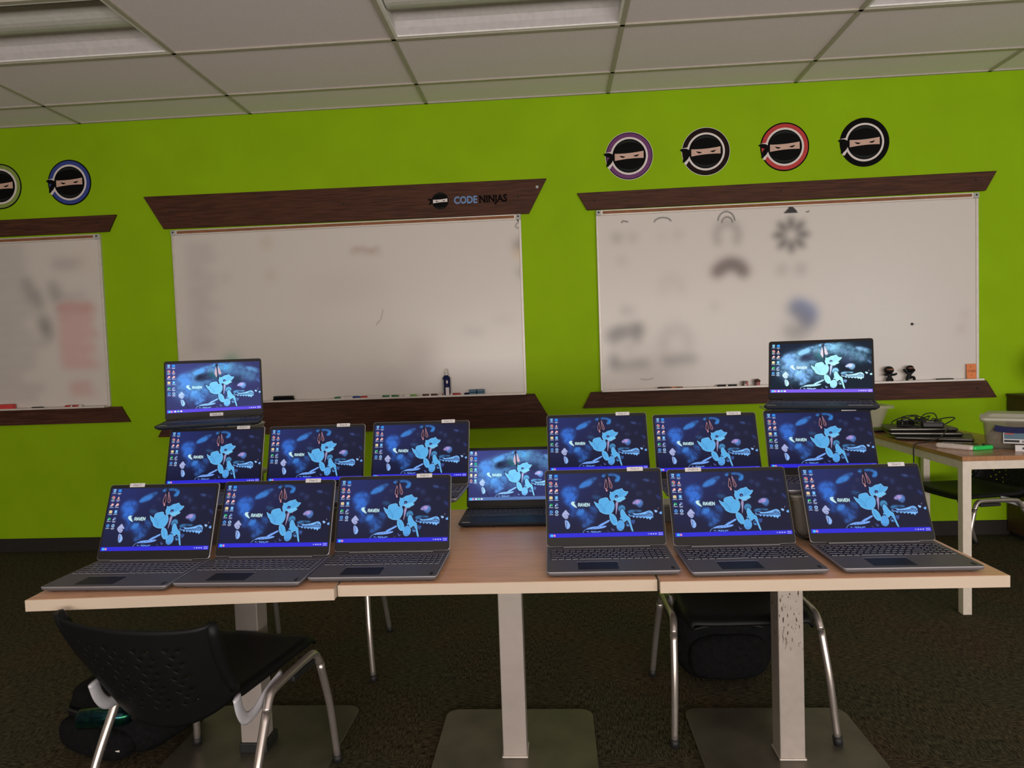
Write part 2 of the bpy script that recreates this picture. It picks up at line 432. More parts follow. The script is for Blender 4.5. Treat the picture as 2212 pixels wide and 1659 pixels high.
# ------------------------------------------------------------------ room shell
XL, XR, YF, HC = -6.4, 8.2, -8.2, 3.015
struct(box('floor', (XL, YF, -0.1), (XR, 0.1, 0.0), M['carpet']))
struct(box('wall_back', (XL, 0.0, 0.0), (XR, 0.12, HC+0.3), M['green']))
struct(box('wall_left', (XL-0.12, YF, 0.0), (XL, 0.12, HC+0.3), M['plain']))
struct(box('wall_right', (XR, YF, 0.0), (XR+0.12, 0.12, HC+0.3), M['plain']))
struct(box('baseboard_back', (XL, -0.008, 0.0), (XR, 0.0, 0.097), M['rubber'], bevel=0.002))
# front wall (behind the camera) with two window openings
WIN = [(-2.5, 4.6, 0.35, 1.75), (4.95, 6.9, 0.35, 2.75)]
def wall_with_holes(name, y0, y1, holes, m):
    xs = sorted({XL, XR, *[h[0] for h in holes], *[h[1] for h in holes]}); zs = sorted({0.0, HC+0.3, *[h[2] for h in holes], *[h[3] for h in holes]})
    bm = bmesh.new(); vd = {}
    def v(x, y, z):
        k = (x, y, z)
        if k not in vd: vd[k] = bm.verts.new(k)
        return vd[k]
    solid = lambda i, j: 0 <= i < len(xs)-1 and 0 <= j < len(zs)-1 and not any(h[0] <= xs[i] and xs[i+1] <= h[1] and h[2] <= zs[j] and zs[j+1] <= h[3] for h in holes)
    for i in range(len(xs)-1):
        for j in range(len(zs)-1):
            if not solid(i, j): continue
            a, b, c, d = xs[i], xs[i+1], zs[j], zs[j+1]
            bm.faces.new((v(a, y1, c), v(a, y1, d), v(b, y1, d), v(b, y1, c))); bm.faces.new((v(a, y0, c), v(b, y0, c), v(b, y0, d), v(a, y0, d)))
            if not solid(i-1, j): bm.faces.new((v(a, y0, c), v(a, y0, d), v(a, y1, d), v(a, y1, c)))
            if not solid(i+1, j): bm.faces.new((v(b, y0, c), v(b, y1, c), v(b, y1, d), v(b, y0, d)))
            if not solid(i, j-1): bm.faces.new((v(a, y0, c), v(a, y1, c), v(b, y1, c), v(b, y0, c)))
            if not solid(i, j+1): bm.faces.new((v(a, y0, d), v(b, y0, d), v(b, y1, d), v(a, y1, d)))
    bmesh.ops.recalc_face_normals(bm, faces=bm.faces[:])
    return bm_obj(name, bm, m)
struct(wall_with_holes('wall_front', YF-0.15, YF, WIN, M['plain']))
for k, (a, b, c, d) in enumerate(WIN):
    bm = bmesh.new()
    w = struct(thing('window_%d' % (k+1), None, None, ((a+b)/2, YF-0.08, c)))
    hw, hh, t = (b-a)/2, d-c, 0.05
    box('window_frame', (-hw, -0.04, 0), (-hw+t, 0.04, hh), M['alu'], w); box('window_frame', (hw-t, -0.04, 0), (hw, 0.04, hh), M['alu'], w)
    box('window_frame', (-hw+t, -0.04, 0), (hw-t, 0.04, t), M['alu'], w); box('window_frame', (-hw+t, -0.04, hh-t), (hw-t, 0.04, hh), M['alu'], w)
    nb = max(1, int((b-a)/1.5))
    for q in range(1, nb):
        xq = -hw+2*hw*q/nb; box('window_mullion', (xq-0.03, -0.035, t), (xq+0.03, 0.035, hh-t), M['alu'], w)

# ceiling: lay-in tiles between tee bars, with openings for three troffers
GX0, GS, GY = -3.2355, 1.2192, [-0.3436, -0.9532, -1.5628]
FIX = [(GX0+GS*0.5, -1.258), (GX0+GS*2.5, -1.258), (GX0+GS*4.5, -1.258)]
def ceiling():
    bm = bmesh.new()
    xs = [XL]+[GX0+GS*i for i in range(-2, 10) if XL < GX0+GS*i < XR]+[XR]
    ys = [0.0]+[-0.3436-0.6096*j for j in range(0, 13)]; ys = [y for y in ys if y > YF]+[YF]
    for i in range(len(xs)-1):
        for j in range(len(ys)-1):
            cx, cy = (xs[i]+xs[i+1])/2, (ys[j]+ys[j+1])/2
            if any(abs(cx-fx) < 0.3 and abs(cy-fy) < 0.2 for fx, fy in FIX): continue
            v = [bm.verts.new((x, y, HC+0.006)) for x, y in ((xs[i], ys[j]), (xs[i+1], ys[j]), (xs[i+1], ys[j+1]), (xs[i], ys[j+1]))]
            f = bm.faces.new(v); f.material_index = 0
    def bar(a, b):
        vs = [bm.verts.new((x, y, z)) for z in (HC-0.003, HC+0.02) for x, y in ((a[0], a[1]), (b[0], a[1]), (b[0], b[1]), (a[0], b[1]))]
        for q in ((3, 2, 1, 0), (4, 5, 6, 7), (0, 1, 5, 4), (1, 2, 6, 5), (2, 3, 7, 6), (3, 0, 4, 7)):
            bm.faces.new([vs[t] for t in q]).material_index = 1
    for x in xs[1:-1]: bar((x-0.012, YF), (x+0.012, 0.0))
    for y in ys[1:-1]: bar((XL, y-0.010), (XR, y+0.010))
    bar((XL, -0.016), (XR, 0.0))
    bmesh.ops.recalc_face_normals(bm, faces=bm.faces[:])
    return struct(bm_obj('ceiling', bm, [M['tile'], M['tee']]))
ceiling()

def troffer(x, y, label):
    t = thing('ceiling_light', label, 'ceiling light', (x, y, HC), 0, 'recessed ceiling lights')
    L, Wd = 0.5975, 0.2945
    # frame: flat rim round the opening
    def ring(o, i, z0, z1):
        V = [(-o[0], -o[1]), (o[0], -o[1]), (o[0], o[1]), (-o[0], o[1])]; U = [(-i[0], -i[1]), (i[0], -i[1]), (i[0], i[1]), (-i[0], i[1])]
        v = [(a, b, z0) for a, b in V]+[(a, b, z0) for a, b in U]+[(a, b, z1) for a, b in V]+[(a, b, z1) for a, b in U]
        f = []
        for k in range(4):
            n = (k+1) % 4
            f += [(k, 4+k, 4+n, n), (8+k, 8+n, 12+n, 12+k), (k, n, 8+n, 8+k), (4+k, 12+k, 12+n, 4+n)]
        return v, f
    v, f = ring((L, Wd), (L-0.016, Wd-0.020), 0.0, 0.010); mesh_obj('frame', v, f, M['fixture_edge'], t)
    # reflector: one shell with two concave panels beside the lamp basket and a flat at each end
    prof = [(-Wd+0.018, 0.005), (-Wd+0.05, 0.030), (-0.22, 0.055), (-0.16, 0.080), (-0.115, 0.092), (0.115, 0.092), (0.16, 0.080), (0.22, 0.055), (Wd-0.05, 0.030), (Wd-0.018, 0.005)]
    verts, faces = [], []
    for sx in (-1, 1):
        for (a, b) in prof: verts.append((sx*(L-0.014), a, b))
    n = len(prof)
    for k in range(n-1): faces.append((k, k+1, n+k+1, n+k))
    faces.append(tuple(range(n))); faces.append(tuple(range(2*n-1, n-1, -1)))
    o = mesh_obj('reflector', verts, faces, M['fixture'], t)
    # lamp basket: long half-round cover
    v, f = [], []; K = 12
    for sx in (-1, 1):
        for k in range(K+1):
            a = PI*k/K; v.append((sx*(L-0.02), -0.105*math.cos(a), 0.090-0.066*math.sin(a)))
    for k in range(K): f.append((k, k+1, K+2+k, K+1+k))
    f.append(tuple(range(K+1))); f.append(tuple(range(2*K+1, K, -1)))
    mesh_obj('lamp_cover', v, f, M['lens'], t)
    return t
troffer(*FIX[0], 'unlit recessed troffer at the upper left corner of the ceiling')
troffer(*FIX[1], 'unlit recessed troffer above the middle of the room')
troffer(*FIX[2], 'unlit recessed troffer at the upper right corner, only its white rim showing')

# ------------------------------------------------------------------ whiteboards, trim boards
def header(name, poly, label, group, screws, y0=-0.021):
    P = [wx(x, z, y0) for x, z in poly]
    cx = sum(p[0] for p in P)/4; z0 = min(p[1] for p in P)
    t = thing(name, label, 'trim board', (cx, 0, z0), 0, group)
    prism('board', [(x-cx, z-z0) for x, z in P], M['walnut'], t, 'y', y0, -0.001, bevel=0.0015)
    for sx, sz in screws:
        x, z = wx(sx, sz, y0)
        lathe('screw', [(0.006, 0), (0.006, 0.002), (0.003, 0.003)], M['black'], t, 10, (x-cx, y0, z-z0), (PI/2, 0, 0))
    return t, cx, z0
G1 = 'dark wood boards above the whiteboards'; G2 = 'dark wood boards below the whiteboards'
header('header_board', [(-5.64, 2.378), (-3.021, 2.378), (-3.083, 2.262), (-5.58, 2.262)], 'dark wood board above the left whiteboard that is cut by the photo edge', G1, [(-3.16, 2.33)])
hc, hcx, hcz = header('header_board', [(-2.815, 2.490), (-0.003, 2.478), (-0.129, 2.250), (-2.682, 2.262)], 'widest dark wood board, above the middle whiteboard, with a round emblem and lettering', G1, [(-2.628, 2.379), (-1.398, 2.372), (-0.199, 2.361)])
header('header_board', [(0.198, 2.370), (2.909, 2.382), (2.840, 2.259), (0.262, 2.254)], 'dark wood board above the right whiteboard, under the four round emblems', G1, [(0.313, 2.312), (1.538, 2.320), (2.776, 2.328)])
header('lower_board', [(-5.58, 1.030), (-3.071, 1.030), (-3.009, 0.918), (-5.64, 0.918)], 'dark wood board below the left whiteboard, ending in a point at its right', G2, [(-3.13, 0.975)])
header('lower_board', [(-2.680, 1.030), (-0.132, 1.030), (-0.003, 0.803), (-2.811, 0.803)], 'tall dark wood board below the middle whiteboard, behind the laptops', G2, [(-1.55, 0.935), (-0.20, 0.945), (-0.03, 0.815)])
header('lower_board', [(0.252, 1.028), (2.842, 1.024), (2.907, 0.911), (0.195, 0.920)], 'dark wood board below the right whiteboard, behind the top right laptop', G2, [(0.33, 0.985), (2.78, 0.975)])

# emblem + lettering on the middle header board
def arc(r, a0, a1, n, cx=0, cz=0): return [(cx+r*math.cos(a0+(a1-a0)*k/n), cz+r*math.sin(a0+(a1-a0)*k/n)) for k in range(n+1)]
def band_poly(w, h, lift):
    """eye band: slightly flared ends, pinched middle"""
    top, bot = [], []
    for k in range(9):
        u = -1+k/4; e = u*u
        top.append((u*w, h*(0.78+0.22*e)+lift*u)); bot.append((u*w, -h*(0.78+0.22*e)+lift*u))
    return top+bot[::-1]
def eye_poly(c, w, h, tilt):
    P = [(c[0]-w, c[1]+tilt*-w)]
    for k in range(1, 8):
        u = -1+2*k/8; P.append((c[0]+u*w, c[1]+tilt*u*w-h*(1-u*u)))
    P.append((c[0]+w, c[1]+tilt*w)); return P
def sheen_poly(r, a0, a1, t):
    n = 14; o = arc(r, a0, a1, n); i = []
    for k in range(n+1):
        a = a1+(a0-a1)*k/n; q = r-t*math.sin(PI*k/n); i.append((q*math.cos(a), q*math.sin(a)))
    return o+i[1:-1]
def petal(ax, az, bx, bz, w):
    d = math.hypot(bx-ax, bz-az); ux, uz = (bx-ax)/d, (bz-az)/d; L_, R_ = [], []
    for k in range(9):
        t = k/8; q = w*math.sin(PI*min(1, t*0.92+0.08))**0.8
        L_.append((ax+ux*d*t-uz*q, az+uz*d*t+ux*q)); R_.append((ax+ux*d*t+uz*q, az+uz*d*t-ux*q))
    return L_+R_[::-1]
def head_parts(parent, r, ox, oz, y0, step=0.0005, small=False):
    P = lambda poly: [(ox+a, oz+b) for a, b in poly]
    prism('hood', P(arc(r, 0, 2*PI, 48)[:-1]), M['e_black'], parent, 'y', y0-2*step, y0-step)
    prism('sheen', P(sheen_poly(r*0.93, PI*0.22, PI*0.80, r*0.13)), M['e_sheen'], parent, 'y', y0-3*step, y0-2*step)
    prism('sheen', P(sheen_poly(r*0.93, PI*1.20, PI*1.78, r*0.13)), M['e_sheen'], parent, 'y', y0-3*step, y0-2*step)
    s = M['e_white'] if small else M['e_skin']
    o = prism('eye_band', P(band_poly(r*0.86, r*0.21, r*0.05)), s, parent, 'y', y0-3*step, y0-2*step)
    for sx in (-1, 1):
        prism('eye', P(eye_poly((sx*r*0.42+0.01*r, r*(0.02+0.02*sx)), r*0.18, r*0.10, sx*0.18)), M['e_black'], parent, 'y', y0-4*step, y0-3*step)
def emblem(x, z, r, ring, label, y=-0.0012):
    t = thing('wall_emblem', label, 'emblem', (x, 0, z-r), 0, 'round emblems on the green wall'); s = 0.0005
    prism('backing', arc(r*1.02, 0, 2*PI, 56)[:-1], M['e_white'] if ring is M['e_purple'] or ring is M['e_brown'] else M['e_black'], t, 'y', y, -0.0002, loc=(0, 0, r))
    prism('outer_ring', arc(r, 0, 2*PI, 56)[:-1], M['e_black'], t, 'y', y-s, y, loc=(0, 0, r))
    prism('colour_ring', arc(r*0.965, 0, 2*PI, 56)[:-1], ring, t, 'y', y-2*s, y-s, loc=(0, 0, r))
    prism('white_ring', arc(r*0.80, 0, 2*PI, 56)[:-1], M['e_white'], t, 'y', y-3*s, y-2*s, loc=(0, 0, r))
    # knot: white tabs and two cloth tails at the left
    prism('knot_tab', [(-r*0.98, r*0.18), (-r*0.70, r*0.22), (-r*0.62, r*0.02), (-r*0.95, r*0.04)], M['e_white'], t, 'y', y-4*s, y-3*s, loc=(0, 0, r))
    prism('knot_tab', [(-r*0.93, -r*0.48), (-r*0.83, -r*0.52), (-r*0.62, -r*0.22), (-r*0.74, -r*0.14)], M['e_white'], t, 'y', y-4*s, y-3*s, loc=(0, 0, r))
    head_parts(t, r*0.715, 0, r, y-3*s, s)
    prism('knot_tail', petal(-r*0.66, r*0.02, -r*1.10, r*0.12, r*0.095), M['e_black'], t, 'y', y-6*s, y-5*s, loc=(0, 0, r))
    prism('knot_tail', petal(-r*0.68, r*0.04, -r*0.98, -r*0.44, r*0.10), M['e_black'], t, 'y', y-7*s, y-6*s, loc=(0, 0, r))
    return t
ER = 0.155
emblem(-3.852, 2.611, ER, M['e_olive'], 'round emblem with an olive green ring, cut by the left photo edge')
emblem(-3.341, 2.614, ER, M['e_blue'], 'round masked-head emblem with a blue ring, left part of the wall')
emblem(0.551, 2.597, ER, M['e_purple'], 'round masked-head emblem with a purple ring')
emblem(1.055, 2.600, ER, M['e_brown'], 'round masked-head emblem with a dark brown ring, between purple and red ones')
emblem(1.566, 2.604, ER, M['e_red'], 'round masked-head emblem with a red ring')
emblem(2.076, 2.607, ER, M['e_black'], 'round masked-head emblem with a black ring, rightmost of the row')

ly = -0.0213
ex, ez = wx(-0.729, 2.362, ly)
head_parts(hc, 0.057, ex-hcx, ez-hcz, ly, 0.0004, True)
prism('knot_tail', petal(-0.050, 0.006, -0.086, 0.014, 0.008), M['e_black'], hc, 'y', ly-0.0012, ly-0.0004, loc=(ex-hcx, 0, ez-hcz))
prism('knot_tail', petal(-0.052, 0.006, -0.076, -0.028, 0.008), M['e_black'], hc, 'y', ly-0.0018, ly-0.0010, loc=(ex-hcx, 0, ez-hcz))
for body, x, z, m, sz, kx in (('CODE', -0.556, 2.358, M['logo_blue'], 0.0665, 0.86), ('NINJAS', -0.369, 2.358, M['logo_black'], 0.0665, 0.90)):
    me = text_mesh(body, sz, 0.0006, 0.0022); me.materials.clear(); me.materials.append(m)
    X, Z = wx(x, z, ly); o = link(bpy.data.objects.new('lettering', me), hc, (X-hcx, ly-0.0002, Z-hcz), (PI/2, 0, 0)); o.scale = (kx, 1, 1)
    o['label'] = 'blue lettering' if body == 'CODE' else 'black lettering'
kx, kz = wx(-0.069, 2.423, -0.021)
lathe('knob', [(0.010, 0), (0.011, 0.004), (0.006, 0.007)], M['clip'], hc, 12, (kx-hcx, -0.021, kz-hcz), (PI/2, 0, 0))

def board_picture(kind, w, h, scale):
    """marks left on a board by marker pens, softened by wiping; scale = pixels per metre"""
    c = Canvas(int(w*scale), int(h*scale), (214, 206, 198))
    q = lambda P: [(x*scale, (h-z)*scale) for x, z in P]
    S = scale/170.0
    rnd = random.Random({'left': 3, 'middle': 5, 'right': 8}[kind])
    def words(x, z, wd, col, al, b=4.5):
        xx = x
        while xx < x+wd:
            k = rnd.uniform(0.02, 0.06); c.line(q([(xx, z+rnd.uniform(-.012, .012)), (xx+k, z+rnd.uniform(-.012, .012))]), 5.5*S, col, al, b*S); xx += k+0.015
    if kind == 'right':
        K = (70, 66, 64)
        # star with dark petals
        cx, cz = 1.262, 0.985
        for k in range(8):
            a = PI/2+k*PI/4
            t = (cx+0.125*math.cos(a), cz+0.125*math.sin(a)); p = petal(cx+0.035*math.cos(a), cz+0.035*math.sin(a), t[0], t[1], 0.022)
            c.fill(q(p), K, 0.75, 3.2*S)
        c.fill(q([(1.262, 1.178), (1.215, 1.125), (1.312, 1.125)]), (22, 20, 20), 1, 0.4); c.fill(q([(1.345, 1.125), (1.382, 1.137), (1.375, 1.125)]), (22, 20, 20), 1, 0.4)
        for x in (0.475, 0.80, 1.02): pass
        c.line(q([(0.43+0.055*math.cos(a), 1.105+0.03*math.sin(a)) for a in np.linspace(0.2, 3.0, 12)]), 1.2, (60, 58, 58), .8)
        c.line(q([(0.845+0.055*math.cos(a), 1.09+0.065*math.sin(a)) for a in np.linspace(0.1, 3.0, 14)]), 1.2, (60, 58, 58), .8)
        c.line(q([(0.85+0.035*math.cos(a), 1.08+0.04*math.sin(a)) for a in np.linspace(0.1, 3.0, 14)]), 1.2, (60, 58, 58), .7)
        c.line(q([(0.16, 1.115), (0.17, 1.125), (0.20, 1.118)]), 1.2, (60, 58, 58), .8)
        for (x, z, r, al) in ((0.13, 1.01, .022, .3), (0.23, 1.01, .022, .3), (0.42, 1.01, .02, .16), (0.53, 1.02, .022, .22), (0.12, 1.02, .02, .25), (0.16, 0.53, .02, .4), (0.21, 0.53, .02, .3), (0.155, 0.86, .03, .12), (0.76, 0.54, .02, .22), (1.2, 0.76, .03, .22), (1.32, 0.76, .03, .25), (2.36, 0.42, .018, .25), (2.335, 0.33, .022, .25)):
            c.fill(q(arc(r, 0, 2*PI, 12, x, z)), (95, 88, 84) if x < 2 else (130, 90, 84), al*1.6, 5*S)
        c.line(q([(0.85+0.07*math.cos(a), 1.00+0.085*math.sin(a)) for a in np.linspace(-0.6, 3.7, 20)]), 7*S, K, .30, 4*S)
        c.line(q([(0.78, 0.765), (0.82, 0.80), (0.87, 0.815), (0.92, 0.80), (0.95, 0.76)]), 13*S, (70, 55, 52), .75, 4.5*S)
        c.line(q([(1.30, 0.515), (1.335, 0.50), (1.37, 0.48), (1.36, 0.44)]), 17*S, (60, 80, 150), .65, 5*S)
        c.line(q([(1.24, 0.36), (1.29, 0.335), (1.35, 0.38), (1.37, 0.42), (1.27, 0.50)]), 12*S, (70, 66, 70), .5, 6*S)
        for (x, z, wd) in ((0.07, 0.37, .05), (0.14, 0.38, .05), (0.24, 0.39, .012)): c.line(q([(x, z), (x+wd, z+.02)]), 12*S, K, .6, 5*S)
        c.line(q([(0.24, 0.41), (0.24, 0.33)]), 8*S, K, .5, 5*S); c.line(q([(0.09, 0.36), (0.09, 0.31)]), 8*S, K, .4, 5*S)
        c.fill(q(arc(0.025, 0, 2*PI, 12, 0.18, 0.28)), K, .5, 6*S)
        words(0.08, 0.175, 0.22, K, .6, 5); words(0.42, 0.195, 0.20, K, .6, 5); c.line(q([(0.085, 0.23), (0.085, 0.17)]), 8*S, K, .6, 5*S)
        c.line(q([(0.50+0.085*math.cos(a), 0.31+0.095*math.sin(a)) for a in np.linspace(-0.4, 3.5, 20)]), 8*S, K, .22, 6*S)
        c.line(q([(0.48+0.06*math.cos(a), 0.67+0.07*math.sin(a)) for a in np.linspace(-0.4, 3.5, 20)]), 8*S, (110, 100, 90), .16, 6*S)
        c.line(q([(0.26, 0.072), (0.30, 0.066), (0.34, 0.074)]), 1.2, (120, 115, 105), .5)
    elif kind == 'middle':
        for k in range(11):
            words(0.10, 1.07-k*0.067, rnd.uniform(.08, .16), (130, 118, 130), .25, 5)
        c.fill(q(arc(0.04, 0, 2*PI, 14, 0.37, 0.28)), (40, 140, 100), .75, 6*S)
        for x in (0.62, 0.63): pass
        c.fill(q(arc(0.03, 0, 2*PI, 12, 0.66, 1.09)), (190, 170, 130), .5, 5*S); c.fill(q(arc(0.03, 0, 2*PI, 12, 0.68, 0.87)), (180, 165, 140), .4, 5*S)
        c.fill(q(arc(0.02, 0, 2*PI, 12, 0.36, 0.86)), (130, 125, 130), .4, 5*S)
        c.fill(q(arc(0.027, 0, 2*PI, 12, 2.39, 1.00)), (90, 85, 80), .75, 5*S); c.fill(q(arc(0.024, 0, 2*PI, 12, 2.395, 0.94)), (215, 165, 90), .6, 5*S)
        c.fill(q(arc(0.02, 0, 2*PI, 12, 2.40, 0.815)), (90, 95, 85), .7, 5*S)
        c.fill(q(arc(0.011, 0, 2*PI, 14, 2.401, 1.16)), (15, 14, 14), 1, 0.3)
        c.line(q([(2.40, 1.148), (2.385, 1.14), (2.375, 1.125), (2.385, 1.11), (2.41, 1.112), (2.412, 1.15), (2.412, 1.105)]), 1.1, (110, 106, 104), .8)
        words(1.26, 1.01, 0.16, (150, 110, 105), .22, 2); words(1.25, 0.99, 0.2, (165, 140, 130), .2, 3)
        c.line(q([(1.45, 0.60), (1.435, 0.54), (1.40, 0.50)]), 1.0, (110, 105, 100), .45)
        c.fill(q(arc(0.11, 0, 2*PI, 24, 1.72, 0.28)), (165, 150, 142), .38, 11*S)
        c.fill(q([(0.9, 0.65), (1.5, 0.68), (1.45, 0.88), (0.95, 0.85)]), (190, 175, 165), .22, 14*S)
        words(2.0, 0.43, 0.12, (140, 135, 130), .25, 5); words(2.22, 0.50, 0.12, (150, 140, 135), .2, 5)
        words(0.22, 0.175, 0.10, (150, 90, 90), .7, 0.6); c.fill(q([(0.35, 0.19), (0.37, 0.19), (0.37, 0.17), (0.35, 0.17)]), (170, 120, 50), .9, .8); c.fill(q([(0.43, 0.19), (0.47, 0.19), (0.47, 0.175), (0.43, 0.175)]), (70, 110, 90), .9, .8)
        c.line(q([(0.105, 0.185), (0.092, 0.175), (0.105, 0.165)]), 1.1, (110, 90, 100), .8)
    else:
        for k in range(15):
            z = 1.13-k*0.075
            words(rnd.uniform(1.45, 1.6), z, rnd.uniform(.25, .45), (128, 126, 132), .34, 5)
        for z in (1.02, 0.99, 0.78, 0.70, 0.66): words(2.08, z, 0.2, (130, 124, 132), .30, 5)
        for (x, z) in ((1.87, .88), (1.93, .80), (2.06, .85), (1.97, .63), (1.99, .58)): c.line(q([(x, z), (x+.015, z-.07)]), 13*S, (120, 118, 116), .45, 5*S)
        words(2.10, 0.71, .22, (205, 120, 112), .55, 4); words(2.10, .685, .22, (205, 120, 112), .4, 4)
        for k in range(11): words(2.10, 0.64-k*0.035, rnd.uniform(.14, .26), (205, 150, 148), .50, 4)
        for k in range(4): words(2.15, 0.17-k*0.022, .14, (205, 150, 148), .38, 4)
        c.fill(q([(2.10, .72), (2.30, .72), (2.33, .28), (2.11, .28)]), (220, 180, 176), .45, 6*S)
        c.fill(q([(2.26, 1.13), (2.34, 1.13), (2.34, .95), (2.26, .95)]), (225, 205, 180), .5, 8*S)
    return c.a

def whiteboard(kind, x0, x1, label):
    z0, z1 = 1.040, 2.247; w, h = x1-x0, z1-z0; y = -0.018
    t = thing('whiteboard', label, 'whiteboard', (x0, 0, z0-0.005), 0, 'whiteboards on the green wall')
    H = h-0.034
    pic = board_picture(kind, w-0.024, H, 170)
    me = picture_mesh('writing_surface', w-0.024, H, pic, M['board'], 0.012, 0.005, y+0.002)
    o = link(bpy.data.objects.new('writing_surface', me), t)
    box('backing', (0.002, y+0.004, 0.004), (w-0.002, -0.001, h), M['alu'], t)
    fw = 0.016
    box('frame', (0, y-0.004, 0), (fw, y+0.004, h-0.034), M['alu'], t, 0.0015); box('frame', (w-fw, y-0.004, 0), (w, y+0.004, h-0.034), M['alu'], t, 0.0015)
    # map rail with cork strip
    box('map_rail', (0, y-0.009, h-0.034), (w, y+0.004, h+0.002), M['alu'], t, 0.002)
    box('cork_strip', (0.045, y-0.0105, h-0.024), (w-0.045, y-0.009, h-0.006), M['cork'], t)
    for xx in (0.001, w-0.033): box('end_clip', (xx, y-0.014, h-0.034), (xx+0.032, y-0.0090, h), M['clip'], t, 0.002)
    for xx in (0.018, w-0.018): lathe('clip_screw', [(0.007, 0), (0.005, 0.002)], M['dark_lap'], t, 8, (xx, y-0.0140, h-0.014), (PI/2, 0, 0))
    # tray
    prism('marker_tray', [(y+0.002, -0.004), (y+0.002, 0.012), (y-0.002, 0.012), (y-0.004, 0.002), (-0.078, 0.002), (-0.080, 0.008), (-0.083, 0.008), (-0.083, -0.004)], M['alu'], t, 'x', 0.004, w-0.004)
    return t
whiteboard('left', -5.578, -3.132, 'left whiteboard crowded with faded writing, cut by the photo edge')
whiteboard('middle', -2.617, -0.184, 'middle whiteboard, mostly wiped, under the widest dark wood board')
whiteboard('right', 0.318, 2.780, 'right whiteboard with a blurred dark star and a window reflection')
TRZ, TRY = 1.0372, -0.052
def tx(x): return x*(CY+TRY)/CY

def marker(x0, x1, cap, barrel, label, side=1, y=TRY, z=None, rz=0.0, group='markers on the whiteboard trays', r=0.0085, band=None):
    x0, x1 = tx(x0), tx(x1); L = x1-x0
    t = thing('marker_pen', label, 'marker', ((x0+x1)/2, y, (TRZ if z is None else z)+r), rz, group)
    b = lathe('barrel', [(r*0.9, -L/2), (r, -L/2+0.004), (r, L*0.12), (r*0.8, L*0.16)], barrel, t, 12, (0, 0, 0), (0, PI/2*side, 0))
    if band: lathe('band', [(r*1.02, -L*0.34), (r*1.02, L*0.04)], band, t, 12, (0, 0, 0), (0, PI/2*side, 0))
    lathe('cap', [(r*1.04, L*0.14), (r*1.04, L*0.44), (r*0.7, L/2)], cap, t, 12, (0, 0, 0), (0, PI/2*side, 0))
    return t
W_ = M['mwhite']
marker(-1.52, -1.395, M['green2'], W_, 'green capped marker lying in front of the blue one, middle tray', -1, TRY-0.010)
marker(-1.487, -1.345, M['mblue'], W_, 'blue marker lying against the board, left of the red capped one', 1, TRY+0.013, band=M['mblue'])
marker(-1.337, -1.205, M['red'], W_, 'marker with a red cap at its left end, middle tray', -1)
marker(-1.205, -1.073, M['green2'], W_, 'dark green marker in the middle tray, left of the lime one', 1, band=M['green2'])
marker(-1.063, -0.945, M['lime'], W_, 'lime green marker in the middle tray', 1, band=M['mwhite'])
marker(-0.925, -0.800, M['mbrown'], W_, 'brown marker in the middle tray, beside the red one', 1, band=M['mbrown'])
marker(-0.792, -0.640, M['red'], W_, 'red marker at the foot of the spray bottle', 1, band=M['red'])
marker(-0.615, -0.495, M['navy'], W_, 'navy marker lying between the spray bottle and the blue eraser', -1, band=M['ink'])
marker(0.702, 0.790, M['black'], M['mbrown'], 'short brown stub of a marker, left end of the right tray', -1, r=0.007)
marker(0.79, 0.87, M['orange'], M['cork'], 'short tan crayon stub in the right tray', -1, r=0.006)
marker(1.098, 1.250, M['black'], W_, 'black marker with white barrel in the right tray', -1, band=M['ink'])
marker(2.52, 2.63, M['black'], M['black'], 'black marker lying between the figurines and the orange card', 1, r=0.006)
marker(-3.48, -3.355, M['red'], W_, 'red marker in the tray of the left whiteboard', -1, band=M['red'])
marker(-3.73, -3.645, M['black'], M['black'], 'black marker in the left tray, beside the red box', -1, r=0.006)

# felt eraser, spray bottle, blue erasers, cards, figurines
t = thing('felt_eraser', 'black felt board eraser at the left of the middle tray', 'eraser', (tx(-1.885), TRY, TRZ))
box('felt_pad', (-0.068, -0.022, 0), (0.068, 0.022, 0.018), M['fabric'], t, 0.004); box('grip', (-0.068, -0.020, 0.0182), (0.068, 0.020, 0.034), M['poly'], t, 0.006)
t = thing('spray_bottle', 'navy and white whiteboard cleaner spray bottle on the middle tray', 'bottle', (tx(-0.735), TRY, TRZ))
lathe('bottle', [(0.024, 0), (0.026, 0.004), (0.026, 0.118), (0.022, 0.130), (0.013, 0.136), (0.013, 0.140)], M['navy'], t, 20)
lathe('collar', [(0.014, 0.140), (0.0135, 0.152), (0.010, 0.154)], M['mwhite'], t, 16)
lathe('nozzle_cap', [(0.010, 0.154), (0.0095, 0.165), (0.006, 0.180), (0.005, 0.184)], M['mwhite'], t, 12)
def curved_label(name, a0, a1, z0, z1, r, m, parent):
    n = 8; v = []
    for z in (z0, z1):
        for k in range(n+1):
            a = a0+(a1-a0)*k/n; v.append((r*math.cos(a), r*math.sin(a), z))
    return mesh_obj(name, v, [(k, k+1, n+2+k, n+1+k) for k in range(n)], m, parent, True)
curved_label('label_panel', math.radians(192), math.radians(236), 0.006, 0.112, 0.0264, M['clip'], t)
curved_label('label_panel', math.radians(262), math.radians(318), 0.006, 0.058, 0.0264, M['e_white'], t)
curved_label('label_panel', math.radians(275), math.radians(300), 0.085, 0.105, 0.0264, M['e_white'], t)
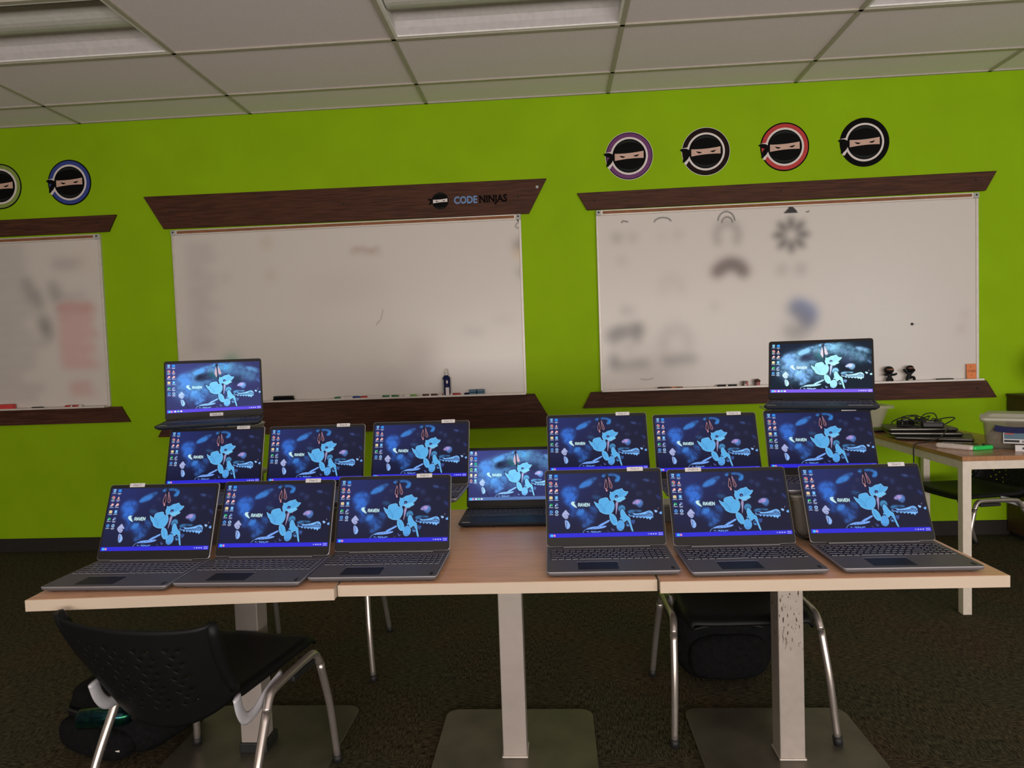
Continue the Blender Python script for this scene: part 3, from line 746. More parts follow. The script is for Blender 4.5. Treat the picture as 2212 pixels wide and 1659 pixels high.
for k, (lab, z) in enumerate((('lower of two teal blue magnetic erasers on the middle tray', 0.0), ('upper of two teal blue magnetic erasers, stacked on the middle tray', 0.0195))):
    t = thing('magnetic_eraser', lab, 'eraser', (tx(-0.527), TRY, TRZ+z), 0, 'teal erasers')
    box('grip', (-0.052, -0.020, 0), (-0.002, 0.020, 0.0185), M['teal'], t, 0.003); box('grip', (0.002, -0.020, 0), (0.052, 0.020, 0.0185), M['teal'], t, 0.003)
    box('felt', (-0.0018, -0.021, 0.0005), (0.0018, 0.021, 0.018), M['navy'], t)
for lab, x, m2, h in (('small red and black pencil sharpener on the right tray, left one', 1.283, M['e_white'], 0.036), ('red and black mushroom-shaped sharpener on the right tray, right one', 1.362, M['red'], 0.030)):
    t = thing('pencil_sharpener', lab, 'sharpener', (tx(x), TRY, TRZ))
    if h > 0.033:
        box('body', (-0.016, -0.012, 0), (0.016, 0.012, h), M['mbrown'], t, 0.003); box('stripe', (0.004, -0.0135, 0.002), (0.015, -0.0122, h-0.003), M['red'], t); box('tag', (-0.007, -0.0132, 0.006), (0.003, -0.0122, 0.018), m2, t)
    else:
        box('body', (-0.015, -0.012, 0), (0.015, 0.012, h), M['mbrown'], t, 0.003); box('stripe', (-0.004, -0.0135, 0.002), (0.010, -0.0122, h-0.002), M['red'], t)
        lathe('dome', [(0.021, 0), (0.021, 0.006), (0.015, 0.014), (0.006, 0.018)], M['mbrown'], t, 14, (0, 0, h))
t = thing('orange_card', 'orange card with handwriting standing at the right end of the right tray', 'card', (tx(2.756), TRY+0.018, TRZ+0.001))
box('card', (-0.030, -0.001, 0), (0.030, 0.001, 0.100), M['orange'], t, rot=(-0.06, 0, 0.0))
for body, z, s in (('K :', 0.080, 0.014), ('STORE', 0.052, 0.018), ('in', 0.026, 0.012)):
    me = text_mesh(body, s); me.materials.clear(); me.materials.append(M['ink'])
    link(bpy.data.objects.new('handwriting', me), t, (0, -0.0018+z*0.06, z), (PI/2-0.06, 0, 0))
t = thing('red_card_box', 'red box on the left whiteboard tray at the left photo edge', 'box', (tx(-3.915), TRY, TRZ))
box('carton', (-0.045, -0.018, 0), (0.052, 0.018, 0.036), M['redbox'], t, 0.002); box('flap', (-0.045, -0.0182, 0.0362), (0.052, 0.018, 0.0368), M['redbox'], t)
def figurine(x, label, pose):
    t = thing('ninja_figurine', label, 'figurine', (tx(x), TRY, TRZ), 0, 'black figurines on the right tray')
    s = 1.0
    # body as one skinned surface
    me = bpy.data.meshes.new('body')
    if pose == 0:
        V = [(0, 0, .030), (0, 0, .045), (0, 0, .060), (-.012, 0, .018), (-.018, -.002, .004), (.012, 0, .018), (.022, -.002, .004), (-.020, 0, .050), (-.036, -.004, .046), (.022, 0, .046), (.040, -.003, .050), (.046, -.004, .058)]
        Ed = [(0, 1), (1, 2), (0, 3), (3, 4), (0, 5), (5, 6), (1, 7), (7, 8), (1, 9), (9, 10), (10, 11)]
        rad = [.013, .013, .010, .010, .011, .010, .011, .008, .008, .008, .008, .005]; hd = (-0.004, 0, .078, .027)
    else:
        V = [(0, 0, .032), (0.004, 0, .050), (0.008, 0, .066), (-.010, 0, .018), (-.016, -.002, .004), (.016, 0, .026), (.030, -.004, .028), (.034, -.004, .006), (-.014, 0, .058), (-.030, -.004, .072), (-.034, -.004, .084), (.026, 0, .062), (.036, -.004, .072), (.030, -.006, .082)]
        Ed = [(0, 1), (1, 2), (0, 3), (3, 4), (0, 5), (5, 6), (6, 7), (1, 8), (8, 9), (9, 10), (1, 11), (11, 12), (12, 13)]
        rad = [.013, .013, .010, .009, .010, .011, .011, .010, .008, .008, .009, .007, .007, .006]; hd = (0.008, 0, .084, .022)
    me.from_pydata(V, Ed, []); me.materials.append(M['poly'])
    o = link(bpy.data.objects.new('body', me), t)
    md = o.modifiers.new('Skin', 'SKIN'); o.modifiers.new('Subsurf', 'SUBSURF').levels = 1; o.modifiers['Subsurf'].render_levels = 1
    for i, sv in enumerate(me.skin_vertices[0].data): sv.radius = (rad[i], rad[i]); sv.use_root = (i == 0)
    bm = bmesh.new(); bmesh.ops.create_uvsphere(bm, u_segments=16, v_segments=12, radius=hd[3]); bmesh.ops.scale(bm, vec=(1.12, 0.95, 0.95), verts=bm.verts[:])
    h = bm_obj('head', bm, M['poly'], t, True, hd[:3])
    v = []; n = 8; rr = hd[3]
    for z in (0.05*rr, 0.38*rr):
        for k in range(n+1):
            a = math.radians(222+96*k/n); q = math.sqrt(max(0, rr*rr-z*z))*1.01; v.append((q*1.12*math.cos(a), q*0.95*math.sin(a)*1.02, z*0.95))
    mesh_obj('eye_slit', v, [(k, k+1, n+2+k, n+1+k) for k in range(n)], M['cork'], h, True)
    return t
figurine(2.222, 'small black figurine with big round head and one arm out on the right tray', 0)
figurine(2.345, 'small black figurine kneeling with raised arms on the right tray', 1)
t = thing('magnet_sticker', 'tiny black and white magnetic tag stuck on the right whiteboard', 'magnet', (2.392*0.9955, -0.0172, 1.411))
lathe('dot', [(0.009, 0), (0.009, 0.002), (0.006, 0.003)], M['ink'], t, 14, (-0.022, 0, 0), (PI/2, 0, 0)); box('strip', (-0.010, -0.002, -0.006), (0.032, 0, 0.004), M['mwhite'], t)
# ------------------------------------------------------------------ tables
TZ = 0.705
def pedestal_table(A, B, depth, pole_x, pole_y, label, scratched=False, plate=(0.53, 0.53), shroud=False):
    (ax, ay), (bx, by_) = A, B
    a = math.atan2(by_-ay, bx-ax); L = math.hypot(bx-ax, by_-ay)
    mx, my = (ax+bx)/2, (ay+by_)/2
    cx, cy = mx-math.sin(a)*depth/2, my+math.cos(a)*depth/2
    t = thing('pedestal_table', label, 'table', (cx, cy, 0), a, 'square pedestal tables in a row')
    h, d, e = L/2, depth/2, 0.0022
    box('tabletop', (-h+e, -d+e, TZ-0.030), (h-e, d-e, TZ), M['table'], t)
    v, f = [], []
    for (o, z) in (((h, d), TZ-0.0305), ((h, d), TZ-0.0005), ((h-e, d-e), TZ-0.0305), ((h-e, d-e), TZ-0.0005)):
        v += [(-o[0], -o[1], z), (o[0], -o[1], z), (o[0], o[1], z), (-o[0], o[1], z)]
    for k in range(4):
        n = (k+1) % 4; f += [(k, n, 4+n, 4+k), (8+n, 8+k, 12+k, 12+n), (4+k, 4+n, 12+n, 12+k), (n, k, 8+k, 8+n)]
    mesh_obj('edge_band', v, f, M['edge'], t)
    px = (pole_x-cx)*math.cos(a)+(pole_y-cy)*math.sin(a); py = -(pole_x-cx)*math.sin(a)+(pole_y-cy)*math.cos(a)
    w = 0.0385
    box('column', (-w, -w, 0.010), (w, w, TZ-0.036), M['scratched'] if scratched else M['silver'], t, 0.003, 2, (px, py, 0), (0, 0, -a))
    box('mounting_plate', (-0.16, -0.16, TZ-0.036), (0.16, 0.16, TZ-0.0305), M['plate'], t, 0.001, 1, (px, py, 0), (0, 0, -a))
    r = 0.045; P = []
    for (sx, sy, a0) in ((1, 1, 0), (-1, 1, PI/2), (-1, -1, PI), (1, -1, 3*PI/2)):
        for k in range(7):
            q = a0+PI/2*k/6; P.append((sx*(plate[0]/2-r)+r*math.cos(q), sy*(plate[1]/2-r)+r*math.sin(q)))
    prism('base_plate', P, M['plate'], t, 'z', 0.001, 0.009, (px, py, 0), (0, 0, -a), bevel=0.0015)
    if shroud: box('boot', (-w-0.006, -w-0.006, 0.0092), (w+0.012, w+0.012, 0.045), M['black'], t, 0.004, 2, (px, py, 0), (0, 0, -a))
    else: box('weld_bead', (-w-0.004, -w-0.005, 0.0092), (w+0.004, w+0.005, 0.017), M['weld'], t, 0.0035, 2, (px, py, 0), (0, 0, -a))
    return t
pedestal_table((-1.417, -2.960), (-0.600, -2.905), 0.90, -1.042, -2.455, 'left pedestal table with a black boot at the foot of its column', shroud=True, plate=(0.56, 0.54))
pedestal_table((-0.599, -2.879), (0.256, -2.868), 0.865, -0.162, -2.482, 'middle pedestal table with bare tabletop showing between the laptops')
pedestal_table((0.261, -2.886), (1.145, -2.875), 0.88, 0.711, -2.494, 'right pedestal table with scratched column', True, plate=(0.56, 0.56))

# ------------------------------------------------------------------ wallpaper on the screens
def wallpaper(var):
    src = np.array([(125, 258), (1545, 242), (148, 1068), (1625, 1058)], float); W, H = 768, 432
    dst = np.array([(0, 0), (W, 0), (0, H), (W, H)], float)
    A, bb = [], []
    for (x, y), (u, v) in zip(src, dst):
        A.append([x, y, 1, 0, 0, 0, -u*x, -u*y]); bb.append(u); A.append([0, 0, 0, x, y, 1, -v*x, -v*y]); bb.append(v)
    h = np.append(np.linalg.solve(np.array(A), np.array(bb)), 1).reshape(3, 3)
    def q(P):
        P = np.asarray(P, float); r = np.c_[P, np.ones(len(P))]@h.T; return r[:, :2]/r[:, 2:]
    bright = var != 'grey'
    c = Canvas(W, H, (20, 22, 47) if not bright else (44, 48, 92) if var != 'teal' else (14, 26, 38))
    tl = np.exp(-((c.X/W)**2*3+(c.Y/H)**2*2.2))
    c.put(tl.astype(np.float32), (36, 48, 112) if not bright else (58, 64, 126) if var != 'teal' else (18, 28, 46), .85)
    rs = np.random.RandomState(11); nz = np.zeros((H, W), np.float32)
    for sg, am in ((22, 1.0), (9, .6), (4, .35)):
        q_ = c.blur(rs.randn(H, W).astype(np.float32), sg); nz += am*q_/q_.std()
    nz /= nz.std(); cloud = np.clip(0.86+0.30*nz, 0.25, 1.25)
    k = 1.0 if not bright else 1.25
    def t(*col):
        if not bright: return col
        lum = max(col)/255.0; w_, to = (0.62*lum, (196, 236, 246)) if var == 'teal' else (0.34*lum, (160, 225, 255))
        return tuple(x+(y-x)*w_ for x, y in zip(col, to))
    def round_(P, n=1):
        P = np.asarray(P, float)
        for _ in range(n):
            Q = np.roll(P, -1, 0); P = np.stack([P*.78+Q*.22, P*.22+Q*.78], 1).reshape(-1, 2)
        return P
    el = lambda cx, cy, rx, ry, rot=0: [(cx+rx*math.cos(a)*math.cos(rot)-ry*math.sin(a)*math.sin(rot), cy+rx*math.cos(a)*math.sin(rot)+ry*math.sin(a)*math.cos(rot)) for a in np.linspace(0, 2*PI, 22)[:-1]]
    def F(P, col, al=1.0, b=0.0):
        m = c.blur(c.mask_poly(q(round_(P, 2 if b else 1))), b)
        if b >= 2: m = np.clip(m*cloud, 0, 1)
        c.put(m, t(*col), min(1, al*k))
    def halo(P, w=11): c.line(q(round_(P, 1).tolist()+[P[0]]), w, (14, 16, 58) if var != 'teal' else (10, 30, 44), .75, 3)
    Ln = lambda P, w, col, al=1.0, b=0.0: c.line(q(P), w, t(*col), al, b)
    if bright:
        F(el(470, 640, 250, 230), (66, 128, 196), .55, 30); F(el(1240, 420, 320, 120, .3), (62, 120, 165), .52, 22); F(el(800, 380, 360, 90, -.25), (70, 140, 190), .6, 20); F(el(760, 700, 330, 170), (56, 112, 170), .45, 26); F([(1330, 330), (1420, 335), (1580, 380), (1590, 440), (1480, 420), (1370, 380)], (80, 150, 205), .7, 6)
        F(el(700, 480, 150, 60, -.2), (20, 24, 50), .8, 10); F(el(860, 470, 110, 44, .3), (20, 84, 88), .65, 9); F(el(1220, 530, 90, 70), (20, 24, 52), .6, 12)
    # soft shapes
    F([(320, 440), (420, 405), (520, 440), (522, 540), (470, 610), (440, 690), (340, 620), (310, 520)], (50, 108, 205), 1.0, 10)
    F([(440, 600), (520, 700), (480, 800), (400, 760)], (44, 96, 188), .8, 12)
    F([(766, 312), (720, 308), (640, 335), (560, 385), (515, 448), (600, 436), (690, 400), (735, 345)], (58, 128, 210), .92, 5.5)
    F([(808, 292), (850, 264), (960, 258), (1040, 280), (1056, 320), (1040, 362), (1000, 374), (980, 355), (1010, 310), (975, 292), (900, 290), (850, 314)], (52, 128, 205), .95, 3)
    F(el(552, 742, 58, 42, -.4), (64, 136, 222), .9, 6); F(el(470, 775, 50, 34, -.3), (46, 100, 195), .6, 8)
    F([(662, 672), (700, 660), (770, 700), (785, 750), (740, 760), (690, 735)], (50, 112, 195), .75, 7)
    F([(560, 890), (590, 945), (670, 915), (745, 850), (715, 812), (640, 830), (620, 880)], (58, 122, 212), .8, 8)
    F(el(640, 800, 110, 70), (46, 100, 190), .75, 14)
    F([(1212, 640), (1245, 598), (1340, 588), (1356, 662), (1312, 702), (1262, 664)], (96, 150, 228), .95, 3); F([(1210, 640), (1245, 600), (1335, 592), (1290, 650), (1225, 655)], (186, 146, 205), .9, 3)
    F([(1152, 742), (1200, 720), (1330, 726), (1345, 742), (1240, 762), (1165, 770)], (64, 142, 200), .85, 3)
    F(el(1080, 705, 46, 46), (66, 140, 190), .92, 1.6)
    F(el(1300, 520, 36, 26), (66, 80, 120), .55, 8); F(el(1225, 420, 26, 40), (52, 74, 120), .6, 8); F(el(1150, 380, 30, 22), (50, 68, 120), .6, 8)
    F(el(1385, 352, 46, 15, .2), (72, 96, 160), .8, 5); F(el(1480, 370, 40, 12, .2), (50, 66, 120), .6, 6); F([(1505, 530), (1560, 560), (1570, 600), (1535, 575)], (62, 90, 180), .8, 5); F(el(1430, 500, 22, 24), (60, 60, 110), .6, 8)
    F(el(760, 560, 60, 24, .2), (50, 104, 150), .6, 7); F(el(800, 400, 22, 22), (70, 70, 92), .5, 7); F(el(750, 490, 26, 18), (62, 64, 92), .5, 7)
    F([(700, 600), (735, 600), (790, 700), (760, 690)], (20, 22, 54), .3, 5)
    # stems, seed head
    Ln([(885, 300), (902, 480), (950, 600), (1000, 790), (1010, 860)], 7, (18, 16, 40) if not bright else (26, 22, 50))
    F([(1000, 615), (1036, 615), (1025, 700), (1008, 790), (996, 780)], (158, 146, 190))
    Ln([(988, 600), (1000, 700), (1000, 800)], 5, (16, 16, 44))
    pk = (196, 140, 152)
    F([(868, 330), (884, 350), (896, 440), (900, 470), (886, 490), (872, 462), (854, 440), (858, 385)], pk if bright else (30, 22, 40)); F([(905, 308), (922, 335), (958, 420), (944, 452), (918, 440), (908, 400)], pk if bright else (30, 22, 40))
    Ln([(872, 335), (860, 390), (858, 440), (880, 455), (893, 440), (888, 380), (873, 335)], 3.0, pk); Ln([(905, 310), (915, 370), (922, 430), (945, 450), (957, 425), (935, 370), (906, 310)], 3.0, pk); Ln([(915, 345), (945, 430)], 2.2, pk, .8); F(el(886, 474, 11, 15), pk); Ln([(868, 450), (884, 470)], 4, pk)
    F(el(880, 292, 22, 26), (26, 26, 46)); Ln([(882, 300), (902, 420), (904, 470)], 7, (20, 18, 36)); F(el(872, 288, 4, 4), (140, 170, 200))
    B1, ED, DK = (88, 172, 230), (146, 210, 248), (36, 84, 150)
    for P_ in ([(720, 605), (752, 628), (790, 645), (784, 605), (800, 582), (830, 572), (895, 560), (918, 610), (960, 602), (985, 645), (985, 700), (960, 752), (925, 776), (880, 774), (845, 765), (800, 740), (785, 705), (752, 672)], [(925, 488), (946, 500), (975, 490), (1005, 468), (1050, 460), (1080, 448), (1096, 474), (1120, 490), (1165, 490), (1132, 540), (1100, 562), (1060, 570), (1000, 580), (960, 608), (935, 590), (922, 545), (932, 515)], [(924, 776), (960, 766), (1000, 800), (1026, 860), (1022, 912), (985, 918), (950, 882), (928, 832)], [(1062, 760), (1070, 725), (1086, 708), (1112, 738), (1142, 792), (1186, 820), (1196, 870), (1212, 930), (1234, 1000), (1214, 992), (1190, 922), (1166, 862), (1142, 850), (1118, 882), (1090, 850), (1070, 806)]): halo(P_)
    T1 = [(720, 605), (752, 628), (790, 645), (784, 605), (800, 582), (830, 572), (895, 560), (918, 610), (960, 602), (985, 645), (985, 700), (960, 752), (925, 776), (880, 774), (845, 765), (800, 740), (785, 705), (752, 672)]
    F(T1, B1); Ln(round_(T1).tolist()+[round_(T1)[0]], 2.0, ED); Ln([(800, 640), (845, 690), (862, 750)], 2.4, DK, .7); Ln([(790, 648), (820, 700), (850, 735)], 1.8, DK, .6); Ln([(870, 655), (900, 640), (960, 605)], 1.8, DK, .5); Ln([(870, 655), (868, 740)], 1.6, DK, .5)
    T2 = [(925, 488), (946, 500), (975, 490), (1005, 468), (1050, 460), (1080, 448), (1096, 474), (1120, 490), (1165, 490), (1132, 540), (1100, 562), (1060, 570), (1000, 580), (960, 608), (935, 590), (922, 545), (932, 515)]
    F(T2, B1); Ln(round_(T2).tolist()+[round_(T2)[0]], 2.0, ED); Ln([(1040, 555), (1060, 510), (1080, 465)], 1.8, DK, .7); Ln([(1058, 555), (1095, 505), (1150, 494)], 1.8, DK, .6); Ln([(1000, 540), (975, 498)], 1.6, DK, .5)
    F(el(1010, 552, 22, 20), (30, 30, 70)); F(el(1012, 560, 10, 9), (120, 130, 200))
    T3 = [(984, 592), (1020, 574), (1100, 558), (1133, 575), (1092, 602), (1066, 606), (1046, 626), (1020, 612)]
    F(T3, (110, 192, 238)); Ln(round_(T3).tolist()+[round_(T3)[0]], 1.6, ED)
    F([(1064, 606), (1085, 604), (1058, 630)], (170, 170, 205))
    T4 = [(924, 776), (960, 766), (1000, 800), (1026, 860), (1022, 912), (985, 918), (950, 882), (928, 832)]
    F(T4, B1); Ln(round_(T4).tolist()+[round_(T4)[0]], 1.8, ED); Ln([(950, 800), (985, 880)], 2.2, DK, .6)
    T5 = el(1067, 920, 50, 66); F(T5, (84, 160, 226)); Ln(T5+T5[:1], 1.8, (130, 196, 244)); F(el(1060, 970, 40, 14), (60, 110, 190), .6, 3)
    T6 = [(1062, 760), (1070, 725), (1086, 708), (1112, 738), (1142, 792), (1186, 820), (1196, 870), (1212, 930), (1234, 1000), (1214, 992), (1190, 922), (1166, 862), (1142, 850), (1118, 882), (1090, 850), (1070, 806)]
    F([(1196, 850), (1258, 850), (1240, 905), (1218, 900)], (52, 78, 140)); F(T6, B1); Ln(round_(T6).tolist()+[round_(T6)[0]], 1.8, ED)
    Ln(el(1164, 905, 24, 26)+el(1164, 905, 24, 26)[:1], 3, (84, 150, 220)); F(el(1162, 915, 11, 12), (90, 150, 220)); F(el(1070, 830, 13, 14), (84, 160, 226))
    # fringed leaf to the right
    top = [(1160, 786), (1205, 758), (1260, 772), (1330, 764), (1395, 744), (1440, 730), (1482, 760)]
    bot = [(1484, 830), (1462, 826), (1446, 858), (1428, 828), (1404, 846), (1388, 816), (1362, 838), (1346, 812), (1320, 834), (1300, 810), (1276, 830), (1256, 806), (1234, 824), (1212, 800), (1190, 806)]
    F(top+bot, (122, 186, 250)); Ln([(1175, 786), (1260, 792), (1340, 790), (1400, 780), (1475, 770)], 2.6, (20, 24, 70)); F(el(1206, 778, 24, 13), (24, 30, 74))
    for i in range(9): Ln([(1250+i*26, 792), (1262+i*26, 812)], 2.4, (20, 26, 72), .9)
    for i in range(5): Ln([(1395+i*14, 772), (1436+i*10, 742+i*14)], 2.4, (20, 26, 72), .9)
    for i in range(14): Ln([(1222+i*19, 800+(i % 3)*5), (1230+i*19, 778+(i % 2)*8), (1242+i*19, 798)], 1.8, (24, 30, 84), .85)
    Ln([(1180, 792), (1260, 806), (1345, 803), (1410, 800), (1478, 812)], 2.0, (24, 30, 84), .8)
    F([(1492, 724), (1540, 736), (1524, 764), (1502, 752)], (150, 190, 240)); F([(1556, 762), (1590, 742), (1598, 778), (1572, 782)], (112, 170, 240)); Ln([(1540, 715), (1548, 700)], 3, (150, 140, 170))
    # roots along the bottom
    lb = (120, 168, 244)
    F([(608, 966), (690, 932), (800, 925), (892, 918), (880, 940), (810, 958), (700, 966)], lb); F([(800, 906), (850, 880), (922, 842), (932, 862), (872, 896), (822, 926), (770, 930)], lb)
    F([(680, 985), (760, 992), (832, 988), (800, 1008), (700, 1008)], (110, 160, 236)); Ln([(586, 1006), (602, 980), (622, 966)], 3, lb); Ln([(640, 992), (672, 1000)], 5, lb); Ln([(900, 985), (925, 1002)], 4, (60, 70, 120)); Ln([(955, 955), (970, 985), (985, 970)], 5, (90, 100, 170)); Ln([(842, 878), (800, 905)], 2.5, DK)
    for i in range(9): F(el(640+i*38, 972-i*9, 9, 4, -.3), (26, 34, 96), .8)
    for i in range(7): F(el(665+i*26, 998+(i % 2)*5, 9, 5), (24, 30, 84), .9)
    for i in range(10): F(el(1290+i*31, 985+((i*7) % 11), 5, 3), (60, 80, 130), .5)
    # flower at the left
    lf = (168, 176, 220)
    F([(314, 770), (340, 738), (366, 708), (386, 736), (416, 770), (404, 784), (386, 776), (402, 802), (380, 832), (350, 822), (326, 798)], lf); Ln([(340, 780), (375, 780), (400, 772)], 2, (60, 66, 120), .7); Ln([(352, 800), (385, 812)], 2.4, (40, 46, 100), .8)
    F([(350, 836), (398, 855), (426, 910), (406, 956), (370, 956), (358, 900)], (140, 180, 240)); Ln([(356, 850), (380, 880), (374, 950)], 3.2, (26, 30, 80)); Ln([(366, 858), (360, 900)], 3, (190, 150, 190))
    if bright: Ln([(408, 860), (480, 1012)], 6, (28, 22, 48))
    # bird mark and its word
    wt = (196, 232, 236)
    F([(432, 622), (448, 609), (492, 612), (470, 624), (480, 645), (514, 692), (492, 686), (452, 662), (434, 642)], wt); Ln([(478, 626), (512, 668)], 3, (70, 90, 100))
    def letter(x, s):
        G = {'R': [[(0, 40), (0, 0), (16, 0), (21, 6), (21, 15), (15, 20), (0, 20)], [(10, 20), (22, 40)]], 'A': [[(0, 40), (11, 0), (23, 40)], [(5, 27), (18, 27)]], 'V': [[(0, 0), (12, 40), (23, 0)]], 'E': [[(21, 0), (0, 0), (0, 40), (21, 40)], [(0, 20), (18, 20)]], 'N': [[(0, 40), (0, 0), (22, 40), (22, 0)]]}[s]
        for st in G: Ln([(x+a*1.05, 633+b*0.92) for a, b in st], 5.0, wt)
    for i, ch in enumerate('RAVEN'): letter(526+i*29.5, ch)
    # desktop icons: two columns
    cy0, pitch = 288, 90
    kinds = [[('bin', (150, 205, 235)), ('app', (50, 140, 230))], [('wheel', (225, 120, 90)), ('cone', (225, 150, 140))], [('disc', (230, 150, 150)), ('disc', (235, 160, 150))], [('folder', (222, 200, 150)), ('doc', (90, 170, 235))], [('leaf', (60, 210, 110)), ('tool', (110, 130, 190))], [('ball', (90, 160, 230)), ('ball', (170, 205, 240))]]
    if var == 'slate': kinds = [[('app', (120, 190, 220)), ('cone', (235, 215, 205))], [('ball', (215, 180, 130)), ('app', (40, 130, 220))], [('tool', (220, 225, 235)), ('ball', (40, 200, 120))], [('ball', (130, 200, 40)), ('doc', (90, 190, 225))], [('doc', (220, 200, 150)), ('disc', (235, 200, 160))], [('ball', (230, 150, 120)), ('doc', (120, 190, 225))]]
    for r in range(6):
        for cc in range(2):
            x, y = 171+cc*70+r*1.8, cy0+r*pitch; kd, col = kinds[r][cc]; wh = (225, 240, 250); raw = lambda P, cl: c.fill(q(P), cl)
            if kd == 'bin': raw([(x-18, y-20), (x+18, y-20), (x+13, y+20), (x-13, y+20)], col); raw([(x-10, y-8), (x+10, y-8), (x+8, y+10), (x-8, y+10)], (60, 120, 190))
            elif kd in ('app', 'folder'): raw([(x-22, y-14), (x-4, y-20), (x+20, y-16), (x+22, y+18), (x-20, y+18)], col)
            elif kd == 'doc': raw([(x-18, y-22), (x+18, y-22), (x+18, y+22), (x-18, y+22)], col); raw([(x-8, y-10), (x+10, y-4), (x, y+10)], wh)
            elif kd == 'cone': raw([(x, y-22), (x+14, y+14), (x+24, y+20), (x-24, y+20), (x-14, y+14)], col); raw([(x-6, y-6), (x+6, y-6), (x+9, y+3), (x-9, y+3)], wh)
            elif kd == 'wheel': raw(el(x, y, 23, 23), col); raw([(x-22, y), (x, y+4), (x-4, y+22), (x-18, y+16)], (70, 180, 110)); raw(el(x, y, 10, 10), (80, 140, 230))
            elif kd == 'disc': raw(el(x+4, y-2, 18, 17), col); raw(el(x+6, y-2, 7, 7), (245, 235, 235)); raw([(x-20, y+6), (x-6, y+6), (x-6, y+20), (x-20, y+20)], wh)
            elif kd == 'leaf': raw([(x-20, y+18), (x-10, y-20), (x+2, y), (x+12, y-18), (x+20, y+16), (x+2, y+8)], col); raw([(x-20, y+6), (x-8, y+6), (x-8, y+20), (x-20, y+20)], wh)
            elif kd == 'tool': raw(el(x+3, y-3, 17, 17), col); raw([(x-20, y+6), (x-6, y+2), (x-8, y+20), (x-20, y+20)], wh)
            else: raw(el(x, y, 21, 21), col); raw(el(x, y, 11, 11), (40, 80, 150))
            c.line(q([(x-22, y+33), (x+22, y+33)]), 4.2, (200, 215, 240), .85)
            if (r, cc) in ((0, 1), (1, 0), (1, 1), (4, 1), (5, 1)): c.line(q([(x-14, y+45), (x+14, y+45)]), 3.6, (200, 215, 240), .8)
    # task bar
    bar = {'grey': (46, 42, 212), 'violet': (84, 66, 205), 'teal': (108, 80, 200), 'slate': (78, 104, 156)}[var]
    c.fill([(0, H*0.936), (W, H*0.936), (W, H+2), (0, H+2)], bar)
    yb = H*0.968
    c.fill([(12, yb-8), (30, yb-8), (30, yb+8), (12, yb+8)], (70, 190, 240)); c.fill([(x+39, y) for x, y in [(8*math.cos(a), yb+8*math.sin(a)) for a in np.linspace(0, 6.1, 12)]], (225, 140, 170))
    if bright:
        for i, cl in enumerate(((230, 235, 240), (120, 220, 160), (220, 225, 245))): c.fill([(66+i*24+9*math.cos(a), yb+7*math.sin(a)) for a in np.linspace(0, 6.1, 10)], cl)
    for i in range(4): c.fill([(W-100+i*16-4, yb-4), (W-100+i*16+6, yb-4), (W-100+i*16+6, yb+4), (W-100+i*16-4, yb+4)], (190, 190, 245), .6 if i == 0 else .9)
    for dy in (-5, 5): c.line([(W-33, yb+dy), (W-8, yb+dy)], 4.5, (190, 190, 245), .9)
    return c.half()*{'grey': 1.0, 'violet': 1.12, 'slate': 1.12, 'teal': 1.2}[var]
SW, SH, CHN, LL = 0.344, 0.1935, 0.0267, 0.232
SCR = {v: picture_mesh('display', SW, SH, wallpaper(v), M['screen'], None, CHN, -0.0072) for v in ('grey', 'violet', 'teal', 'slate')}

# ------------------------------------------------------------------ laptops
LW, LD, LH = 0.358, 0.245, 0.018
def rounded_rect(x0, x1, y0, y1, r, n=4):
    P = []
    for cx, cy, a0 in ((x1-r, y1-r, 0), (x0+r, y1-r, PI/2), (x0+r, y0+r, PI), (x1-r, y0+r, 1.5*PI)):
        for k in range(n+1):
            a = a0+PI/2*k/n; P.append((cx+r*math.cos(a), cy+r*math.sin(a)))
    return P
def loft(name, rings, m, parent=None, loc=None, rot=None, mats=None):
    """rings of equal length, bottom to top; mats: material index per band then cap"""
    n = len(rings[0]); v = [p for r in rings for p in r]; f = []; mi = []
    for i in range(len(rings)-1):
        for k in range(n):
            j = (k+1) % n; f.append((i*n+k, i*n+j, (i+1)*n+j, (i+1)*n+k)); mi.append(mats[i] if mats else 0)
    f.append(tuple(reversed(range(n)))); mi.append(0); f.append(tuple((len(rings)-1)*n+k for k in range(n))); mi.append(mats[-1] if mats else 0)
    o = mesh_obj(name, v, f, m, parent, False, loc, rot)
    o.data.polygons.foreach_set('material_index', mi); return o
